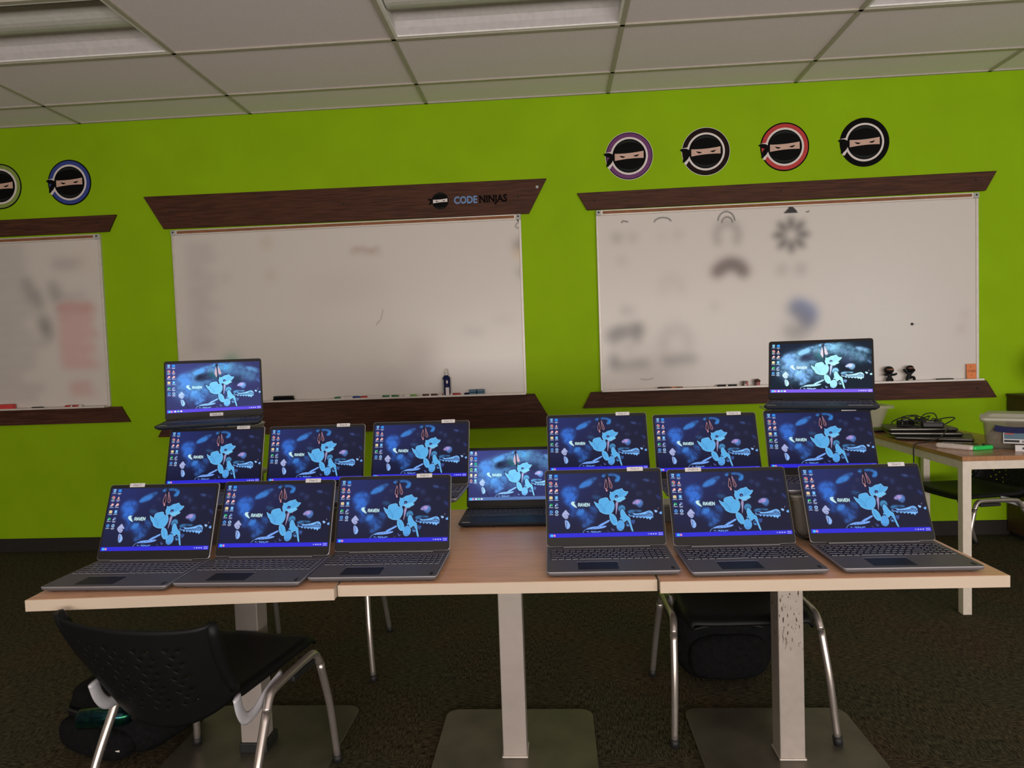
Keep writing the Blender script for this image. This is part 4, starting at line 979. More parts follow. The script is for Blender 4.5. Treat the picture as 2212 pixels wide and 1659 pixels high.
def keyboard_mesh(name, x0, x1, y0, y1, z, mk, mb):
    """one connected sheet: every key is raised out of it. rows run from the back (y1) to the front (y0)"""
    rows = [([1]*18, 0.62), ([1]*13+[1.6]+[.9]*4, 1), ([1.4]+[1]*12+[1.2]+[.9]*4, 1), ([1.7]+[1]*11+[1.9]+[.9]*4, 1), ([2.2]+[1]*10+[2.4]+[.9]*4, 1), ([1.1]*4+[5.2]+[1.1]*4+[.9]*5, 1)]
    H = sum(h for _, h in rows); gap = 0.0028
    V, Fc, MI = [], [], []
    def add(x, y, zz): V.append((x, y, zz)); return len(V)-1
    prev = None; y = y1
    for ws, h in rows:
        rh = (y1-y0)*h/H; ya, yb = y-gap/2, y-rh+gap/2
        tot = sum(ws); xs = []; x = x0
        for w in ws:
            kw = (x1-x0)*w/tot; xs += [x+gap/2, x+kw-gap/2]; x += kw
        xs = [x0]+xs+[x1]
        top = [add(a, ya, z) for a in xs]; bot = [add(a, yb, z) for a in xs]
        for i in range(len(xs)-1):
            if i % 2 == 1:
                a, b, t = xs[i], xs[i+1], 0.0015
                q = [add(a+t, ya-t, z+0.0016), add(b-t, ya-t, z+0.0016), add(b-t, yb+t, z+0.0016), add(a+t, yb+t, z+0.0016)]
                c = [top[i], top[i+1], bot[i+1], bot[i]]
                for k in range(4):
                    n = (k+1) % 4; Fc.append((c[k], q[k], q[n], c[n])); MI.append(1 if k in (1, 2) else 0)  # only right and front key sides get the painted glint
                Fc.append((q[0], q[3], q[2], q[1])); MI.append(0)
            else: Fc.append((top[i], bot[i], bot[i+1], top[i+1])); MI.append(0)
        if prev: Fc.append(tuple(prev)+tuple(top[::-1])); MI.append(0)
        prev = bot; y -= rh
    me = bpy.data.meshes.new(name); me.from_pydata(V, [], Fc); me.materials.append(mk); me.materials.append(mb)
    me.polygons.foreach_set('material_index', MI); me.update()
    bm = bmesh.new(); bm.from_mesh(me); bmesh.ops.recalc_face_normals(bm, faces=bm.faces[:])
    if sum(f.normal.z for f in bm.faces) < 0: bmesh.ops.reverse_faces(bm, faces=bm.faces[:])
    bm.to_mesh(me); bm.free(); return me
def make_laptop(label, dark, var):
    dk, ky, kb = (M['deck2'], M['key2'], M['key2_glint']) if dark else (M['deck'], M['key'], M['key_glint'])
    t = thing('laptop', label, 'laptop'); r = 0.009
    b0 = rounded_rect(-LW/2+0.012, LW/2-0.012, -LD+0.012, -0.006, r); b1 = rounded_rect(-LW/2+0.001, LW/2-0.001, -LD+0.001, 0, r); b2 = rounded_rect(-LW/2, LW/2, -LD, 0, r); b3 = rounded_rect(-LW/2+0.0012, LW/2-0.0012, -LD+0.0012, -0.001, r)
    zs = (0.0025, 0.010, 0.0155, LH-0.001, LH)
    loft('base', [[(x, y, z) for x, y in p] for p, z in zip((b0, b1, b2, b2, b3), zs)], [dk, M['rim'] if not dark else M['deck2']], t, mats=[0, 0, 1, 1, 0])
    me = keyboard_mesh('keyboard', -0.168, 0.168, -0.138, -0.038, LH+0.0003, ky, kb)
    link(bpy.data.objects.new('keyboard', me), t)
    cx = -0.035
    box('touchpad', (cx-0.058, -LD+0.018, LH+0.0001), (cx+0.052, -LD+0.083, LH+0.0007), M['pad'], t)
    box('touchpad_trim', (cx-0.0595, -LD+0.083, LH+0.0001), (cx+0.0535, -LD+0.0845, LH+0.0009), M['rim'] if not dark else M['key2'], t)
    box('hinge_cover', (-0.130, -0.024, LH+0.0001), (0.130, -0.012, LH+0.0055), M['deck'] if not dark else M['black'], t, 0.0015)
    for xx in (-0.150, -0.055, 0.055, 0.150): lathe('foot', [(0.006, 0), (0.006, 0.0028)], M['black'], t, 10, (xx, -LD+0.022, 0))
    if dark: box('deck_badge', (-LW/2+0.012, -LD+0.010, LH+0.0001), (-LW/2+0.040, -LD+0.018, LH+0.0006), M['clip'], t)
    else: box('deck_badge', (LW/2-0.022, -LD+0.012, LH+0.0001), (LW/2-0.014, -LD+0.032, LH+0.0006), M['black'], t)
    # lid: local frame at the hinge line, z up the lid, leaning back set per laptop
    P = rounded_rect(-LW/2, LW/2, 0.0, LL, r); Pi = rounded_rect(-LW/2+0.0012, LW/2-0.0012, 0.0012, LL-0.0012, r)
    lid = loft('lid', [[(x, 0.0, z) for x, z in Pi], [(x, -0.0012, z) for x, z in P], [(x, -0.0052, z) for x, z in P], [(x, -0.0064, z) for x, z in Pi]], [M['rim'] if not dark else M['deck2'], M['bezel']], t, mats=[0, 0, 0, 1])
    me = lid.data; bm = bmesh.new(); bm.from_mesh(me); bmesh.ops.recalc_face_normals(bm, faces=bm.faces[:]); bm.to_mesh(me); bm.free()
    v = [(x, -0.0070, z) for x, z in rounded_rect(-LW/2+0.0025, LW/2-0.0025, 0.002, LL-0.0025, r)]; ho = [(x, -0.0070, z) for x, z in rounded_rect(-SW/2-0.0003, SW/2+0.0003, CHN-0.0003, CHN+SH+0.0003, 0.0005)]
    n = len(v); mesh_obj('bezel', v+ho, [(k, (k+1) % n, n+(k+1) % n, n+k) for k in range(n)], M['bezel'], lid)
    link(bpy.data.objects.new('display', SCR[var]), lid)
    lathe('webcam', [(0.0025, 0), (0.0025, 0.0006), (0.0012, 0.0008)], M['lens_black'], lid, 10, (0.0, -0.0070, LL-0.0065), (PI/2, 0, 0))
    lid.location = (0, -0.010, LH+0.001)
    return t
def sticker(lid, text, u, v):
    """white label tape with its lettering, one part"""
    bm = bmesh.new()
    P = rounded_rect(-0.0245, 0.0245, -0.0062, 0.0062, 0.001, 2)
    a = [bm.verts.new((x, 0, z)) for x, z in P]; b = [bm.verts.new((x, -0.0006, z)) for x, z in P]; n = len(P)
    bm.faces.new(b); bm.faces.new(a[::-1])
    for k in range(n): bm.faces.new((a[k], a[(k+1) % n], b[(k+1) % n], b[k]))
    bmesh.ops.recalc_face_normals(bm, faces=bm.faces[:])
    tm = text_mesh(text, 0.0088); vs = [bm.verts.new((w.co.x, -0.0008, w.co.y)) for w in tm.vertices]
    for p in tm.polygons:
        try:
            f = bm.faces.new([vs[i] for i in p.vertices]); f.material_index = 1
        except ValueError: pass
    bpy.data.meshes.remove(tm)
    o = bm_obj('name_label', bm, [M['paper'], M['ink']], lid, False, (u, -0.0072, v)); return o
proto = {}
POSE = [ # x, y, z, yaw, lid lean, kind, screen, sticker text, u, v, label
 (-1.233, -2.667, TZ, -0.7, 22.7, 0, 'grey', 'Dojo 7', -0.090, 0.2295, 'grey laptop labelled Dojo 7, left end of the front row'),
 (-0.869, -2.652, TZ, -1.1, 23.6, 0, 'grey', 'Dojo 5', 0.107, 0.2295, 'grey laptop labelled Dojo 5, second from the left in the front row'),
 (-0.508, -2.621, TZ, -0.4, 21.5, 0, 'grey', 'Dojo 4', 0.094, 0.2295, 'grey laptop labelled Dojo 4, front row, just left of the bare tabletop'),
 (0.143, -2.605, TZ, 0.3, 18.7, 0, 'grey', 'Dojo 3', 0.099, 0.2295, 'grey laptop labelled Dojo 3, front row, just right of the bare tabletop'),
 (0.519, -2.619, TZ, 1.4, 23.6, 0, 'grey', 'DOJO 6', -0.098, 0.2295, 'grey laptop labelled DOJO 6 at the left of its lid, front row'),
 (0.919, -2.610, TZ, 0.2, 24.4, 0, 'grey', 'Dojo 2', 0.113, 0.2295, 'grey laptop labelled Dojo 2, right end of the front row'),
 (-1.251, -2.253, 0.833, 1.4, 17.3, 0, 'grey', 'Dojo 9', 0.099, 0.2295, 'grey laptop labelled Dojo 9, left end of the raised second row'),
 (-0.878, -2.237, 0.830, 1.9, 18.4, 0, 'grey', 'Dojo 8', 0.097, 0.2295, 'grey laptop labelled Dojo 8, second row, behind Dojo 5'),
 (-0.491, -2.247, 0.835, -2.1, 18.5, 0, 'grey', 'Dojo 10', 0.101, 0.2295, 'grey laptop labelled Dojo 10, second row, behind Dojo 4'),
 (0.150, -2.251, 0.846, 0.2, 20.8, 0, 'grey', 'Dojo 11', 0.0945, 0.2295, 'grey laptop labelled Dojo 11, second row, behind Dojo 3'),
 (0.525, -2.283, 0.840, -0.9, 21.5, 0, 'grey', 'Dojo 13', 0.104, 0.2295, 'grey laptop labelled Dojo 13, second row, behind DOJO 6'),
 (0.908, -2.287, 0.843, -4.2, 20.7, 0, 'grey', 'Dojo 12', 0.107, 0.2295, 'grey laptop labelled Dojo 12, second row, behind Dojo 2'),
 (-1.342, -2.034, 1.080, 21.2, 10.4, 1, 'violet', 'Dojo 14', 0.005, 0.013, 'black laptop perched highest at the left, labelled under its screen'),
 (0.983, -2.076, 1.083, -21.0, 19.0, 1, 'teal', None, 0, 0, 'black laptop with the palest teal screen, perched highest at the right'),
 (-0.169, -2.062, TZ, -0.5, 18.4, 1, 'slate', None, 0, 0, 'black laptop on the bare tabletop between the two groups'),
]
for (x, y, z, yaw, lean, dark, var, text, u, v, lab) in POSE:
    g = 'black laptops' if dark else 'grey laptops with name labels'
    if dark not in proto:
        t = make_laptop(lab, dark, var); proto[dark] = t; t.location = (x, y, z); t.rotation_euler = (0, 0, math.radians(yaw)); t['group'] = g
        t_new = t
    else: t_new = dup(proto[dark], (x, y, z), math.radians(yaw), lab, g)
    POSE_lid = [c for c in t_new.children if c.name.startswith('lid')][0]
    for ch in list(POSE_lid.children):
        if ch.name.startswith('name_label'): bpy.data.objects.remove(ch)
        elif ch.name.startswith('display'): ch.data = SCR[var]
    POSE_lid.rotation_euler = (-math.radians(lean), 0, 0)
    if text: sticker(POSE_lid, text, u, v)
    if dark and text is None and var == 'teal':
        box('palm_sticker', (0.085, -LD+0.012, LH+0.0002), (0.160, -LD+0.022, LH+0.0006), M['paper'], t_new)

# ------------------------------------------------------------------ plastic bins that carry the raised laptops
def storage_bin(label, cx, cy, z0, w, d, h, m=None, lid=True, rz=0.0, group=None, tp=0.90, rim=0.008):
    m = m or M['bin']
    t = thing('storage_bin', label, 'storage bin', (cx, cy, z0), rz, group)
    hb = h-0.010 if lid else h
    RR = lambda ww, dd, z, r=0.018: [(x, y, z) for x, y in rounded_rect(-ww/2, ww/2, -dd/2, dd/2, r)]
    th = 0.003
    loft('body', [RR(w*tp, d*tp, 0), RR(w-2*rim, d-2*rim, hb-0.012), RR(w, d, hb-0.010), RR(w, d, hb), RR(w-2*rim-2*th, d-2*rim-2*th, hb), RR(w*tp-2*th, d*tp-2*th, th)], m, t)
    if lid:
        loft('lid', [RR(w+0.004, d+0.004, hb+0.0003), RR(w+0.004, d+0.004, hb+0.006), RR(w-0.01, d-0.01, hb+0.010)], M['binrim'], t)
    return t
GB = 'storage bins under the raised laptops'
storage_bin('smoky plastic bin under the laptop labelled Dojo 9', -1.245, -2.365, TZ, 0.30, 0.20, 0.1275, group=GB)
storage_bin('smoky plastic bin under the laptop labelled Dojo 8', -0.885, -2.365, TZ, 0.30, 0.20, 0.1245, group=GB)
storage_bin('smoky plastic bin under the laptop labelled Dojo 10', -0.520, -2.365, TZ, 0.27, 0.20, 0.1295, group=GB)
storage_bin('smoky plastic bin under the laptop labelled Dojo 11', 0.165, -2.370, TZ, 0.27, 0.20, 0.1405, group=GB)
storage_bin('smoky plastic bin under the laptop labelled Dojo 13', 0.545, -2.395, TZ, 0.27, 0.20, 0.1345, group=GB)
storage_bin('smoky plastic bin under the laptop labelled Dojo 12', 0.903, -2.400, TZ, 0.34, 0.20, 0.1375, group=GB)
storage_bin('lower bin of the stack that lifts the top left black laptop', -1.285, -2.085, TZ, 0.26, 0.17, 0.187, group=GB)
storage_bin('upper bin of the stack that lifts the top left black laptop', -1.285, -2.085, TZ+0.1873, 0.26, 0.17, 0.187, group=GB)
storage_bin('tall smoky bin standing under the wide clear tray at the right', 0.945, -2.115, TZ, 0.31, 0.17, 0.300, group=GB)
storage_bin('wide clear grey tray with a flared rim under the top right black laptop', 0.990, -2.095, TZ+0.3003, 0.425, 0.18, 0.0765, M['bin_green'], False, group=GB, tp=0.82, rim=0.014)
t = thing('small_box', 'small grey box on the table between the laptops labelled Dojo 11 and Dojo 13', 'box', (0.385, -2.215, TZ))
box('carton', (-0.05, -0.05, 0), (0.05, 0.05, 0.050), M['clip'], t, 0.002); box('carton_lid', (-0.052, -0.052, 0.0502), (0.052, 0.052, 0.060), M['paper'], t, 0.002)
o = tube('charging_cable', smooth_path([(0.7165, -2.36, TZ+0.118), (0.7165, -2.42, TZ+0.112), (0.7165, -2.49, TZ+0.085), (0.722, -2.525, TZ+0.045), (0.745, -2.535, TZ+0.012), (0.790, -2.540, TZ+0.0045)], 6), 0.004, M['cable'])
tag(o, 'black cable drooping behind the gap between DOJO 6 and Dojo 2', 'cable')

# ------------------------------------------------------------------ side table against the wall, with clutter
X0, X1, Y0, Y1, SZ = 1.900, 2.440, -1.362, -0.030, 0.755
t = thing('side_table', 'cream framed side table with oak top against the wall at right', 'table', ((X0+X1)/2, (Y0+Y1)/2, 0))
hx, hy = (X1-X0)/2, (Y1-Y0)/2
box('tabletop', (-hx, -hy, SZ-0.022), (hx, hy, SZ), M['side_top'], t, 0.0015)
for sx in (-1, 1):
    for sy in (-1, 1):
        cx, cy = sx*(hx-0.022), sy*(hy-0.022)
        box('leg', (cx-0.020, cy-0.020, 0.0), (cx+0.020, cy+0.020, SZ-0.0225), M['white_frame'], t, 0.0015)
for sy in (-1, 1): box('apron', (-hx+0.0425, sy*(hy-0.022)-0.018, SZ-0.062), (hx-0.0425, sy*(hy-0.022)+0.018, SZ-0.0225), M['white_frame'], t, 0.001)
for sx in (-1, 1): box('apron', (sx*(hx-0.022)-0.018, -hy+0.0425, SZ-0.062), (sx*(hx-0.022)+0.018, hy-0.0425, SZ-0.0225), M['white_frame'], t, 0.001)
def closed_laptop(label, x, y, z, rz, w=0.36, d=0.25, h=0.019):
    t = thing('closed_laptop', label, 'laptop', (x, y, z), rz, 'closed laptops stacked on the side table')
    RR = lambda ins, zz: [(a, b, zz) for a, b in rounded_rect(-w/2+ins, w/2-ins, -d/2+ins, d/2-ins, 0.012)]
    loft('base', [RR(0.008, 0.0005), RR(0.001, 0.006), RR(0, h*0.55)], M['dark_lap'], t)
    loft('lid', [RR(0.0005, h*0.55+0.001), RR(0, h*0.60+0.001), RR(0, h-0.002), RR(0.002, h)], [M['lap_edge'], M['dark_lap']], t, mats=[0, 0, 1, 1])
    return t
closed_laptop('dark closed laptop at the bottom of the stack on the side table', 2.105, -0.735, SZ, math.radians(-28), 0.37, 0.26)
closed_laptop('dark closed laptop in the middle of the stack on the side table', 2.080, -0.655, SZ+0.0192, math.radians(-16))
closed_laptop('dark closed laptop at the top of the stack, under the chargers', 2.075, -0.615, SZ+0.0384, math.radians(-10), 0.35, 0.24)
closed_laptop('dark closed laptop lying alone at the back left of the side table', 2.090, -0.290, SZ, math.radians(6), 0.34, 0.24)
ZT = SZ+0.0580
def adapter(label, x, y, z, rz, s):
    t = thing('power_adapter', label, 'charger', (x, y, z), rz, 'chargers on the stacked laptops')
    box('brick', (-s[0]/2, -s[1]/2, 0), (s[0]/2, s[1]/2, s[2]), M['cable'], t, 0.006)
    box('rating_label', (-s[0]*0.3, -s[1]*0.3, s[2]+0.0002), (s[0]*0.05, s[1]*0.3, s[2]+0.0006), M['paper'], t)
    pts = smooth_path([(s[0]/2, 0, s[2]/2), (s[0]/2+0.02, 0.005, s[2]*0.8), (s[0]/2+0.06, 0.03, 0.05), (s[0]/2+0.02, 0.075, 0.045), (-0.02, 0.075, 0.02), (-0.05, 0.05, 0.006)], 6)
    tube('lead', pts, 0.0032, M['cable'], t, 8)
    return t
adapter('black charger with a coiled lead at the left of the cable heap', 2.035, -0.575, ZT, math.radians(12), (0.085, 0.050, 0.032))
adapter('black charger with a white rating label in the middle of the cable heap', 2.125, -0.690, ZT, math.radians(-20), (0.105, 0.055, 0.030))
rnd = random.Random(4); pts = []
for i in range(46):
    a = i*0.83; k = 0.45+0.55*rnd.random()
    pts.append((2.095+0.105*k*math.cos(a)+0.03*math.sin(i*0.31), -0.628+0.055*k*math.sin(a)+rnd.uniform(-.01, .01), ZT+0.010+0.040*rnd.random()+0.012*math.sin(i*0.7)))
o = tube('tangled_cable', smooth_path(pts, 5), 0.0030, M['cable'], seg=7); tag(o, 'heap of tangled black cables on top of the closed laptops', 'cable')
o = tube('arched_cable', smooth_path([(2.09, -0.60, ZT+0.02), (2.14, -0.58, ZT+0.062), (2.19, -0.58, ZT+0.066), (2.205, -0.585, ZT+0.040), (2.190, -0.60, ZT+0.012)], 8), 0.0032, M['cable'], seg=8); tag(o, 'black cable arching in a loop above the cable heap', 'cable')
o = tube('hanging_cord', smooth_path([(2.16, -0.78, ZT+0.004), (2.05, -0.90, SZ+0.026), (1.96, -0.935, SZ+0.010), (1.906, -0.945, SZ+0.0055), (1.890, -0.950, SZ-0.012), (1.888, -0.952, 0.66), (1.889, -0.955, 0.45), (1.886, -0.955, 0.25), (1.883, -0.96, 0.05), (1.86, -1.00, 0.006), (1.78, -1.05, 0.006)], 8), 0.0034, M['cable'], seg=8); tag(o, 'black cord running over the left edge of the side table down to the floor', 'cable')
# white hand-held device, bright green controller, tablet
t = thing('white_controller', 'white hand-held device lying on the side table beside the bright green one', 'device', (2.005, -1.115, SZ), math.radians(-52))
loft('body', [[(x, y, z) for x, y in rounded_rect(-0.085+i, 0.085-i, -0.020+i, 0.020-i, 0.012)] for i, z in ((0.004, 0.0005), (0, 0.006), (0, 0.017), (0.005, 0.023))], M['lgrey'], t)
for k in range(3): box('button', (-0.06+k*0.022, -0.006, 0.0232), (-0.048+k*0.022, 0.006, 0.0250), M['mwhite'], t, 0.001)
t = thing('green_controller', 'bright green game controller on the side table in front of the bin', 'controller', (2.105, -1.160, SZ), math.radians(14))
loft('body', [[(x, y, z) for x, y in rounded_rect(-0.058+i, 0.058-i, -0.020+i, 0.020-i, 0.012)] for i, z in ((0.003, 0.0005), (0, 0.005), (0, 0.016), (0.003, 0.020))], M['neon'], t)
lathe('thumb_stick', [(0.007, 0), (0.005, 0.005), (0.008, 0.007)], M['black'], t, 12, (0.020, 0.004, 0.0202)); box('rail', (-0.050, 0.0202, 0.006), (0.050, 0.0232, 0.015), M['black'], t)
t = thing('tablet', 'dark tablet lying flat on the side table behind the green controller', 'tablet', (2.105, -0.985, SZ), math.radians(-20))
box('body', (-0.080, -0.048, 0), (0.080, 0.048, 0.007), M['bezel'], t, 0.003); box('glass', (-0.074, -0.042, 0.0071), (0.074, 0.042, 0.0076), M['tablet'], t)
# lidded clear bin with navy handle
bz0 = SZ
t = thing('craft_bin', 'clear lidded bin with a navy handle and a picture label, right edge of the photo', 'storage bin', (2.306, -1.108, bz0), math.radians(-31))
RR = lambda w, d, z, r=0.02: [(x, y, z) for x, y in rounded_rect(-w/2, w/2, -d/2, d/2, r)]
loft('body', [RR(0.250, 0.180, 0), RR(0.276, 0.200, 0.128), RR(0.296, 0.217, 0.130), RR(0.296, 0.217, 0.140), RR(0.268, 0.193, 0.140), RR(0.244, 0.174, 0.004)], M['bin_green'], t)
loft('lid', [RR(0.302, 0.223, 0.1405), RR(0.302, 0.223, 0.152), RR(0.268, 0.190, 0.158), RR(0.230, 0.155, 0.172), RR(0.220, 0.145, 0.174)], M['binrim'], t)
v, f = [], []; n = 10
for k in range(n+1):
    u = -1+2*k/n; x = u*0.088; zt = 0.120-0.010*(1-u*u); zb = 0.088-0.006*(1-u*u)
    for (y, z) in ((-0.1105, zt), (-0.1105, zb), (-0.1165, zb), (-0.1165, zt)): v.append((x, y, z))
for k in range(n):
    for q in range(4): f.append((4*k+q, 4*k+(q+1) % 4, 4*k+4+(q+1) % 4, 4*k+4+q))
f += [(3, 2, 1, 0), tuple(4*n+q for q in range(4))]
mesh_obj('handle', v, f, M['navy'], t)
box('picture_label', (-0.055, -0.1052, 0.030), (0.060, -0.1035, 0.086), M['paper'], t); box('label_picture', (-0.051, -0.1060, 0.052), (0.056, -0.1053, 0.082), M['teal'], t); box('label_logo', (-0.048, -0.1066, 0.074), (-0.012, -0.1061, 0.081), M['red'], t); box('label_caption', (-0.051, -0.1060, 0.036), (0.010, -0.1053, 0.047), M['ink'], t)
for k in range(9): box('barcode_bar', (0.020+k*0.0036, -0.1060, 0.036), (0.0215+k*0.0036+(k % 3)*0.0006, -0.1053, 0.046), M['ink'], t)
t2 = thing('small_paper_tag', 'small white paper tag lying in front of the clear lidded bin', 'tag', (2.252, -1.262, bz0), math.radians(-28))
box('paper', (-0.042, -0.003, 0), (0.042, 0.0, 0.030), M['paper'], t2, rot=(-0.12, 0, 0)); box('print', (-0.014, -0.0038, 0.010), (0.012, -0.0031, 0.020), M['ink'], t2, rot=(-0.12, 0, 0))
t3 = thing('bin_contents', 'jumbled brown craft pieces inside the clear lidded bin', 'craft supplies', (2.306, -1.108, bz0+0.0045), math.radians(-31))
def lump(u, v_):
    x = -0.105+0.21*u; y = -0.070+0.14*v_; return (x, y, 0.045+0.022*math.sin(u*17)*math.cos(v_*13)+0.01*math.sin(u*41+v_*29))
o = grid_surf('pieces', lump, 26, 18, mat('craft_brown', (0.16, 0.075, 0.035), 0.7, noise=(60, 0.6, (1, 1, 1))), t3, 0.03)
for k in range(3): box('wood_strip', (0.01, -0.070+k*0.03, 0.082), (0.112, -0.056+k*0.03, 0.090), M['orange'], t3, 0.001, rot=(0, -0.05, 0.05*k))

# cabinet and dark bag at the right edge
t = thing('wooden_cabinet', 'dark brown cabinet against the wall at the right edge', 'cabinet', (3.345, -0.190, 0))
box('body', (-0.385, -0.16, 0.03), (0.40, 0.175, 0.915), M['cabinet'], t, 0.002); box('top_panel', (-0.390, -0.165, 0.9155), (0.405, 0.178, 0.935), M['cabinet'], t, 0.002); box('plinth', (-0.37, -0.15, 0.0), (0.39, 0.17, 0.0295), M['black'], t)
for sx in (-0.195, 0.20):
    dd = box('door', (sx-0.185, -0.180, 0.045), (sx+0.185, -0.1605, 0.900), M['cabinet'], t, 0.002); 
bmx = bmesh.new(); bmesh.ops.create_icosphere(bmx, subdivisions=4, radius=1.0)
for v_ in bmx.verts:
    c = v_.co; c.x *= 0.24; c.y *= 0.14; c.z = (c.z*0.5+0.5)**0.8*0.34
    k = 1+0.06*math.sin(c.x*30+c.z*20)*math.sin(c.y*37+1.3); c.x *= k; c.y *= k
o = bm_obj('dark_bag', bmx, mat('dark_green_black_cloth', (0.012, 0.022, 0.008), 0.9, bump=0.4), None, True, (3.30, -0.19, 0.936)); tag(o, 'bulky dark bag on top of the brown cabinet at the right edge', 'bag')

# ------------------------------------------------------------------ chairs
def make_chair(label, group):
    t = thing('stacking_chair', label, 'chair', (0, 0, 0), 0, group)
    R_ = 0.0128
    for sx in (-1, 1):
        rail = [(sx*0.241, 0.180, 0.356), (sx*0.237, 0.160, 0.390), (sx*0.236, 0.130, 0.4005), (sx*0.236, 0.040, 0.4000), (sx*0.236, -0.060, 0.3960), (sx*0.237, -0.092, 0.387), (sx*0.240, -0.116, 0.352)]
        tube('side_rail', smooth_path(rail, 5), R_, M['chrome'], t, 12)
        for (sy, top, foot) in ((1, rail[0], (sx*0.262, 0.238, 0.014)), (-1, rail[-1], (sx*0.262, -0.258, 0.014))):
            mid = [(top[i]*0.55+foot[i]*0.45) for i in range(3)]; mid[1] += 0.012*sy
            path = smooth_path([top, mid, foot], 7)
            leg = tube('leg', path, R_, M['chrome'], t, 12, radii=[R_*(1.0-0.12*k/(len(path)-1)) for k in range(len(path))])
            tube('foot_cap', [(foot[0]-sx*0.001, foot[1]-0.0015*sy, 0.026), (foot[0]+sx*0.0010, foot[1]+0.0015*sy, 0.001)], 0.0150, M['black'], leg, 12)
        # flat J bracket from the rail back and up into the backrest sleeve
        br = [(sx*0.216, 0.00, 0.4020), (sx*0.216, -0.070, 0.3860), (sx*0.217, -0.130, 0.3640), (sx*0.218, -0.176, 0.366), (sx*0.220, -0.203, 0.398), (sx*0.222, -0.218, 0.445)]
        tube('bracket', smooth_path(br, 6), 0.017, M['bracket'], t, 8, flat=0.38)
        box('seat_block', (sx*0.236-0.010, 0.02, 0.3690), (sx*0.236+0.010, 0.145, 0.3865), M['black'], t, 0.005)
    def seat(u, v):
        x = (u-0.5)*2; y = -0.185+0.425*v
        w = 0.190+0.022*v-0.02*max(0, v-0.85)*6*abs(x)
        edge = abs(x)**4
        z = 0.424-0.016*(1-x*x)*math.sin(PI*min(1, v*1.05))+0.006*edge
        if v > 0.86: z -= (v-0.86)**2*1.1
        if v < 0.12: z += (0.12-v)**2*1.2
        return (x*w, y, z-0.020*max(0, abs(x)-0.93)/0.07)
    grid_surf('seat', seat, 28, 28, M['poly'], t, 0.010)
    def back(u, v):
        x = (u-0.5)*2; ax = abs(x)
        w = 0.205+0.025*v
        zt = 0.668+0.012*ax**6-0.004*(1-ax)
        zb = 0.352+0.085*ax**2.2
        z = zb+(zt-zb)*v
        y = -0.196-0.130*v-0.034*(1-x*x)-0.012*math.sin(PI*v)
        if ax > 0.88: y += 0.020*((ax-0.88)/0.12)**2
        return (x*w, y, z)
    def holes(i, j):
        if not (5 <= i <= 26 and 5 <= j <= 23): return 0
        if (i*2+(j//2 % 2)*3) % 6 < 2 and j % 2 == 0: return 1 if (i//3+j//2) % 2 else 2
        return 0
    grid_surf('backrest', back, 32, 28, M['poly'], t, 0.006, skip=holes)
    for sx in (-1, 1):
        pts = []
        for k in range(9):
            v = 0.10+0.88*k/8; p = back(1.0 if sx > 0 else 0.0, v); pts.append((p[0]-sx*0.004, p[1]-0.006, p[2]))
        tube('back_sleeve', pts, 0.0165, M['poly'], t, 12, radii=[0.015]*1+[0.0170]*7+[0.0125])
    return t
GC = 'black stacking chairs'
ch = make_chair('black perforated chair seen from behind in front of the left table', GC)
ch.location = (-1.040, -2.720, 0.0046); ch.rotation_euler = (0, 0.0172, math.radians(-9.2))
c2 = dup(ch, (0.622, -2.205, 0.0046), PI, 'black chair tucked under the right table over a backpack', GC); c2.rotation_euler = (0, 0.0172, PI)
dup(ch, (-1.055, -1.770, 0), PI+math.radians(6), 'black chair behind the left table, only its steel legs showing below the tabletops', GC)
dup(ch, (2.440, -0.500, 0), math.radians(100), 'black chair pushed under the side table at the right edge', GC)

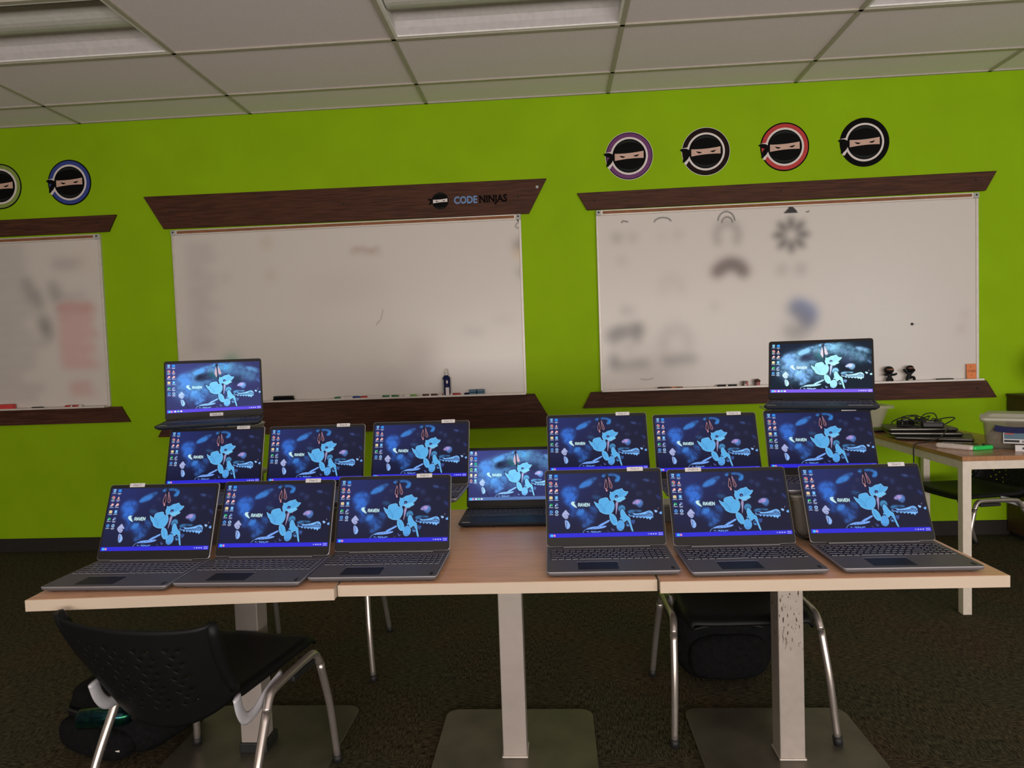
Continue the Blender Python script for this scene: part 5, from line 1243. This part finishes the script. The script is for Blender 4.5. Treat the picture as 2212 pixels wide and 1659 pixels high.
# ------------------------------------------------------------------ backpacks and bottle
def pack(name, label, loc, rz, size, tilt=0.0, seed=1):
    t = thing(name, label, 'backpack', loc, rz, 'black backpacks on the carpet')
    sx, sy, sz = size; bm = bmesh.new(); bmesh.ops.create_cube(bm, size=2.0)
    bmesh.ops.subdivide_edges(bm, edges=bm.edges[:], cuts=14, use_grid_fill=True); rr = random.Random(seed); ph = [rr.uniform(0, 6) for _ in range(6)]
    for v in bm.verts:
        c = v.co; n = (abs(c.x)**3.4+abs(c.y)**3.4+abs(c.z)**3.4)**(1/3.4); c /= n
        z = (c.z+1)/2; w = 1.0-0.16*z**2-0.10*(1-z)**3
        wr = 1+0.022*math.sin(7*c.x+ph[0]+5*c.z)+0.018*math.sin(9*c.z+4*c.y+ph[1])+0.012*math.sin(15*c.x+11*c.z+ph[2])
        c.x *= sx*w*wr; c.y *= sy*w*wr; c.z = z*sz*(1+0.02*math.sin(6*c.x/sx+ph[3]))
    bmesh.ops.translate(bm, verts=bm.verts[:], vec=(0, 0, 0))
    bm_obj('main_body', bm, M['fabric'], t, True)
    # front pocket
    bm = bmesh.new(); bmesh.ops.create_cube(bm, size=2.0); bmesh.ops.subdivide_edges(bm, edges=bm.edges[:], cuts=8, use_grid_fill=True)
    for v in bm.verts:
        c = v.co; n = (abs(c.x)**3+abs(c.y)**3+abs(c.z)**3)**(1/3); c /= n; c.x *= sx*0.74; c.y *= sy*0.34; c.z = (c.z+1)/2*sz*0.52+sz*0.08
    bm_obj('front_pocket', bm, M['fabric'], t, True, (0, -sy*0.86, 0))
    v, f = [], []; n = 16
    tube('zip_line', smooth_path([(-sx*0.66, -sy*0.93, sz*0.66), (-sx*0.3, -sy*1.04, sz*0.71), (sx*0.3, -sy*1.04, sz*0.71), (sx*0.66, -sy*0.93, sz*0.66)], 5), 0.004, M['black'], t, 8)
    tube('grab_loop', smooth_path([(-0.04, sy*0.35, sz*0.985), (-0.03, sy*0.40, sz+0.025), (0.03, sy*0.40, sz+0.025), (0.04, sy*0.35, sz*0.985)], 5), 0.007, M['fabric'], t, 8)
    for q in (-1, 1):
        tube('shoulder_strap', smooth_path([(q*sx*0.35, sy*0.75, sz*0.93), (q*sx*0.48, sy*1.10, sz*0.72), (q*sx*0.55, sy*1.12, sz*0.40), (q*sx*0.62, sy*0.86, sz*0.10)], 6), 0.017, M['fabric'], t, 8, flat=0.35)
    return t
pack('backpack', 'black backpack standing on the carpet under the right chair', (0.635, -1.935, 0.0), math.radians(3), (0.205, 0.11, 0.345), seed=2)
t = pack('backpack', 'slumped black backpack on the carpet behind the front left chair', (-1.520, -2.370, 0.0), math.radians(-20), (0.225, 0.165, 0.225), seed=5)
t = thing('foil_bottle', 'shiny iridescent bottle leaning on the slumped backpack at the left', 'bottle', (-1.475, -2.590, 0.172), math.radians(10))
lathe('bottle', [(0.026, -0.085), (0.032, -0.080), (0.032, 0.055), (0.024, 0.075), (0.015, 0.080)], M['foil'], t, 24, (0, 0, 0.014), (0, PI/2, 0)); lathe('cap', [(0.0155, 0.0805), (0.0155, 0.098), (0.012, 0.100)], M['black'], t, 16, (0, 0, 0.014), (0, PI/2, 0))
t = thing('white_cable_tip', 'short white cable end lying on the slumped backpack', 'cable', (-1.47, -2.585, 0.075), math.radians(-6))
tube('tip', [(-0.03, 0, 0), (0.015, 0, -0.003), (0.03, 0, -0.004)], 0.0035, M['mwhite'], t, 8)

# ------------------------------------------------------------------ daylight through the front windows
SC.world = bpy.data.worlds.new('room_world'); SC.world.use_nodes = True
SC.world.node_tree.nodes['Background'].inputs['Color'].default_value = (0.02, 0.02, 0.02, 1)
def window_light(k, col, watts):
    a, b, c, d = WIN[k]
    l = bpy.data.lights.new('window_daylight', 'AREA'); l.shape = 'RECTANGLE'; l.size = b-a-0.1; l.size_y = d-c-0.1; l.color = col; l.energy = watts
    o = bpy.data.objects.new('window_daylight', l); COL.objects.link(o); o.location = ((a+b)/2, YF-0.13, (c+d)/2); o.rotation_euler = (PI/2+math.radians(31), 0, 0)
window_light(0, (1.0, 0.92, 0.86), 350)
window_light(1, (0.90, 0.95, 1.0), 95)

SC.view_settings.view_transform = 'Standard'; SC.view_settings.look = 'None'; SC.view_settings.gamma = 1.0; SC.view_settings.exposure = 0.0
SC.view_settings.use_curve_mapping = False
